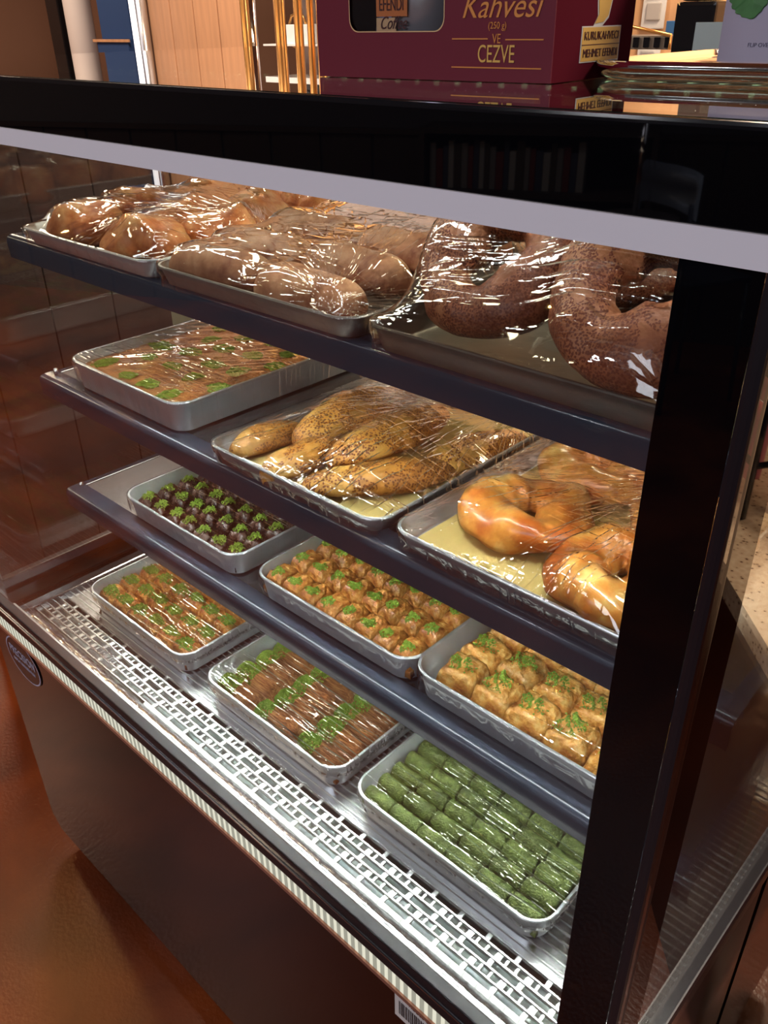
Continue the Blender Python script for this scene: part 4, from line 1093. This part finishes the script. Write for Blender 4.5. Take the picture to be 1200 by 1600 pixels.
# side counter behind with small goods
sd = box('prep_shelf', -2.0, -0.9, 2.75, 3.5, 1.50, 1.535, plain('grey_prep_shelf', srgb(128, 116, 104), 0.5), label='grey raised prep shelf below the tan wall', cat='shelf')
for x in (-1.98, -0.95): box('support', x, x + 0.03, 3.0, 3.4, 0.0, 1.50, M['steel'], sd)
tr = empty('utensil_rack', (-1.6, 3.0, 1.535)); tag(tr, 'grey rack of utensils with a brass rail on the prep shelf', 'rack')
link('rack_body', to_mesh((lambda b: (add_box(b, -0.13, 0.13, -0.08, 0.08, 0, 0.085, 0.006), b)[1])(bmesh.new())), plain('rack_grey', srgb(104, 98, 92), 0.4), tr)
for i in range(7):
    link('divider', to_mesh((lambda b: (add_box(b, -0.12 + i * .038, -0.10 + i * .038, -0.086, -0.081, 0.05, 0.08), b)[1])(bmesh.new())), M['black'], tr)
link('brass_rail', to_mesh((lambda b: (tube(b, [(-0.12, -0.09, 0.02), (-0.12, -0.09, 0.13), (0.13, -0.09, 0.085), (0.13, -0.09, 0.01)], 0.006, 8), b)[1])(bmesh.new()), 'r', True), M['brass'], tr)
box('blue_packet', -1.60, -1.54, 3.12, 3.15, 1.536, 1.66, plain('blue_packet', srgb(52, 104, 158), 0.4), label='small blue packet behind the utensil rack', cat='packet', bev=0.002)
for i, (x, mt_) in enumerate(((-1.22, M['cream']), (-1.145, M['cream']), (-1.00, M['cream']))):
    bb = box('storage_bin', x - 0.035, x + 0.035, 2.1, 2.2, 1.47, 1.585, mt_, label=['cream storage bin next to the maroon box', 'cream storage bin left of the yellow scoop', 'cream storage bin right of the yellow scoop'][i], cat='bin', group='cream storage bins', bev=0.004)
    box('bin_label', x - 0.02, x + 0.02, 2.097, 2.0995, 1.50, 1.54, M['white'], bb)
tube_obj('yellow_scoop', [(-1.085, 2.12, 1.49), (-1.085, 2.12, 1.55), (-1.07, 2.12, 1.585), (-1.04, 2.12, 1.60)], [0.012, 0.014, 0.014, 0.008], plain('yellow_plastic', srgb(232, 168, 44), 0.35), label='yellow scoop standing between the storage bins', cat='scoop')
bs = box('bin_stand', -1.35, -0.85, 2.05, 2.35, 1.44, 1.47, M['steel'], label='steel stand carrying the cream storage bins', cat='stand')
for x in (-1.34, -0.87): box('leg', x, x + 0.02, 2.1, 2.3, 0.955 if x < -0.9 else 0.955, 1.44, M['steel'], bs)
mcn = box('coffee_grinder', -1.32, -1.20, 2.62, 2.74, 0.957, 1.71, M['black'], label='black coffee grinder behind the pale blue card', cat='grinder', bev=0.01)
box('grinder_hopper', -1.31, -1.21, 2.63, 2.73, 1.711, 1.80, plain('smoked_plastic', (0.03, 0.025, 0.02, 1), 0.2), mcn, 0.01)
pc = box('pale_card', -0.765, -0.715, 1.60, 1.603, 1.622, 1.667, plain('pale_blue_card', srgb(196, 222, 228), 0.5), label='small pale blue card on a thin stand', cat='card')
tube_obj('card_stem', [(-0.74, 1.605, 0.0), (-0.74, 1.605, 1.625)], 0.004, M['chrome'], pc)
lp = empty('table_lamp', (-1.36, 3.0, 1.535)); tag(lp, 'small lamp with a glowing amber shade on the prep shelf', 'lamp')
bm = bmesh.new(); tube(bm, [(0, 0, 0.16), (0, 0, 0.26)], [0.075, 0.045], 24, False); link('lamp_shade', to_mesh(bm, 'sh', True), plain('amber_shade', srgb(250, 190, 110), 0.7, emit=((1.0, 0.6, 0.25, 1), 1.6)), lp)
bm = bmesh.new(); tube(bm, [(0, 0, 0.0), (0, 0, 0.012), (0, 0, 0.02), (0, 0, 0.2)], [0.045, 0.045, 0.01, 0.01], 16); link('lamp_base', to_mesh(bm, 'lb', True), M['black'], lp)

# dark wooden half wall left of the case
hw = empty('wooden_half_wall', (-2.42, 1.5, 0)); tag(hw, 'dark brown plank half wall left of the case', 'partition')
pm2 = bmesh.new(); add_box(pm2, 0, 0.05, -0.098, 0.098, 0, 1.42, 0.003); pmm = to_mesh(pm2)
for i in range(4): link('plank', pmm, M['aubergine'], hw, (0, -0.72 + i * 0.2, 0))
link('cap_rail', to_mesh((lambda b: (add_box(b, -0.02, 0.07, -0.83, -0.01, 1.42, 1.45), b)[1])(bmesh.new())), M['darkwood'], hw)

# ------------------------------------------------------------------ things mirrored in the side glass and the header
gc = empty('granite_counter', (0.4, 2.0, 0)); tag(gc, 'speckled tan granite counter on a brown base beside the case', 'counter')
def prism(nm, pts, z0, z1, mt_, p):
    bm = bmesh.new(); a = [bm.verts.new((x - p.location.x, y - p.location.y, z0)) for x, y in pts]; b = [bm.verts.new((x - p.location.x, y - p.location.y, z1)) for x, y in pts]
    n = len(pts)
    for i in range(n): bm.faces.new((a[i], a[(i + 1) % n], b[(i + 1) % n], b[i]))
    bm.faces.new(a[::-1]); bm.faces.new(b)
    return link(nm, to_mesh(bm), mt_, p)
prism('granite_top', [(-0.095, 0.981), (0.90, 2.053), (0.90, 3.0), (-0.095, 3.0)], 0.86, 0.90, M['granite'], gc)
prism('counter_base', [(-0.075, 1.03), (0.87, 2.06), (0.87, 2.97), (-0.075, 2.97)], 0.0, 0.859, plain('dark_red_brown_base', srgb(62, 26, 20), 0.35), gc)
st = empty('black_rack', (0.18, 1.42, 0.901)); tag(st, 'black wire rack on the granite counter holding pink packets', 'rack')
bm = bmesh.new()
for x, y in ((-0.03, -0.05), (0.26, 0.22), (-0.10, 0.06), (0.18, 0.33)): tube(bm, [(x, y, 0), (x, y, 0.36)], 0.012, 8)
link('leg_frame', to_mesh(bm, 'lf', True), M['black'], st)
bm = bmesh.new()
for z in (0.10, 0.26, 0.35):
    tube(bm, [(-0.03, -0.05, z), (0.26, 0.22, z), (0.18, 0.33, z), (-0.10, 0.06, z), (-0.03, -0.05, z)], 0.006, 6)
link('rail', to_mesh(bm, 'rl', True), M['black'], st)
pk = plain('pink_packet', srgb(236, 130, 140), 0.4, var=0.25, scale=25)
for i, (x, y, z, wd) in enumerate(((0.205, 1.48, 0.935, 'front lower'), (0.285, 1.56, 0.935, 'back lower'), (0.205, 1.48, 1.09, 'front upper'), (0.285, 1.56, 1.09, 'back upper'))):
    bm = bmesh.new(); add_box(bm, -0.05, 0.05, -0.02, 0.02, 0, 0.13, 0.014)
    pkt = link('pink_packet', to_mesh(bm, 'pk', True), pk, None, (x, y, z), (0, 0, 0.74)); tag(pkt, 'pink packet in the black rack, ' + wd, 'packet', 'pink packets in the rack')
bm = bmesh.new(); add_box(bm, -0.16, 0.16, -0.06, 0.06, 0, 0.09, 0.004)
tag(link('white_carton', to_mesh(bm), M['white'], None, (0.245, 1.52, 1.265), (0, 0, 0.74)), 'white carton lying on top of the black rack', 'box')

# bookcase, stool and chair behind the customer, seen only as dark reflections
def R2(x, y): return (x, y)
bk = empty('bookcase', (-2.80, -3.38, 0), ang); tag(bk, 'dark bookcase of books mirrored in the black header', 'bookcase')
def rb(nm, a, b, c, d, e, f_, mt_, p): 
    bm = bmesh.new(); add_box(bm, a, b, c, d, e, f_); return link(nm, to_mesh(bm), mt_, p)
rb('side', -0.62, -0.59, 0, 0.28, 0, 1.18, M['darkwood'], bk); rb('side', 0.59, 0.62, 0, 0.28, 0, 1.18, M['darkwood'], bk)
for z in (0.05, 0.45, 0.84, 1.15): rb('shelf', -0.59, 0.59, 0, 0.28, z, z + 0.03, M['darkwood'], bk)
rb('back', -0.59, 0.59, 0, 0.01, 0.08, 1.15, M['black'], bk)
random.seed(12); x = -0.57; k = 0
bcol = [plain('book_cover', srgb(*c), 0.6) for c in ((120, 116, 112), (110, 44, 40), (60, 66, 84), (150, 146, 140), (70, 60, 50))]
ca, sa = math.cos(ang), math.sin(ang)
bkm = bmesh.new(); add_box(bkm, -0.5, 0.5, 0, 1, 0, 1); bkm = to_mesh(bkm)
for x_ in range(24):
    th = random.uniform(0.025, 0.042); hh = random.uniform(0.19, 0.25)
    me = bmesh.new(); add_box(me, 0, th, 0, 0.17, 0, hh, 0.002)
    if x + th > 0.58: break
    lx, ly = x, 0.06
    o = link('book', to_mesh(me), bcol[k % 5], None, (-2.80 + lx * ca - ly * sa, -3.38 + lx * sa + ly * ca, 0.871), (0, 0, ang))
    tag(o, ['grey-brown', 'dark red', 'slate blue', 'pale grey', 'dark olive'][k % 5] + ' book in the mirrored bookcase, %s of its colour' % ORD[k // 5], 'book', 'books in the bookcase'); x += th + 0.003; k += 1
tb = empty('pedestal_table', (-1.80, -2.62, 0)); tag(tb, 'small round pedestal table mirrored in the black header', 'table')
bm = bmesh.new(); tube(bm, [(0, 0, 0.90), (0, 0, 0.93)], 0.19, 40); link('tabletop', to_mesh(bm), M['darkwood'], tb)
bm = bmesh.new(); tube(bm, [(0, 0, 0.0), (0, 0, 0.02), (0, 0, 0.04), (0, 0, 0.90)], [0.18, 0.18, 0.025, 0.025], 20); link('pedestal', to_mesh(bm), M['polished'], tb)
link('pole', to_mesh((lambda b: (tube(b, [(0, 0, 0.93), (0, 0, 1.35)], 0.012, 12), b)[1])(bmesh.new()), 'po', True), M['chrome'], tb)
ch = empty('metal_chair', (-1.72, -3.10, 0), math.radians(205)); tag(ch, 'dark metal chair with a rounded back mirrored in the black header', 'chair')
bm = bmesh.new()
g = [[bm.verts.new((u * 0.21, -0.2 - 0.05 * (1 - u * u) , 0.95 + v * 0.17 - (0.05 * abs(u) ** 3 if v == 0 else -0.0) - (0.03 * abs(u) ** 4 if v == 1 else 0))) for u in [i / 8 for i in range(-8, 9)]] for v in (0, 0.5, 1)]
for a_, b_ in zip(g, g[1:]):
    for i in range(16): bm.faces.new((a_[i], a_[i + 1], b_[i + 1], b_[i]))
bmesh.ops.solidify(bm, geom=bm.faces[:], thickness=0.008)
link('backrest', to_mesh(bm, 'bk', True), plain('grey_blue_metal', (0.30, 0.34, 0.42, 1), 0.35, 0.4), ch)
bm = bmesh.new(); add_box(bm, -0.2, 0.2, -0.2, 0.2, 0.60, 0.62, 0.01); link('seat', to_mesh(bm), M['lip'], ch)
for x, y, zt__ in ((-0.18, -0.21, 0.97), (0.18, -0.21, 0.97), (-0.18, 0.18, 0.60), (0.18, 0.18, 0.60)):
    bm = bmesh.new(); tube(bm, [(x * 1.15, y * 1.1, 0), (x, y, zt__)], 0.011, 8); link('leg', to_mesh(bm, 'l', True), M['lip'], ch)
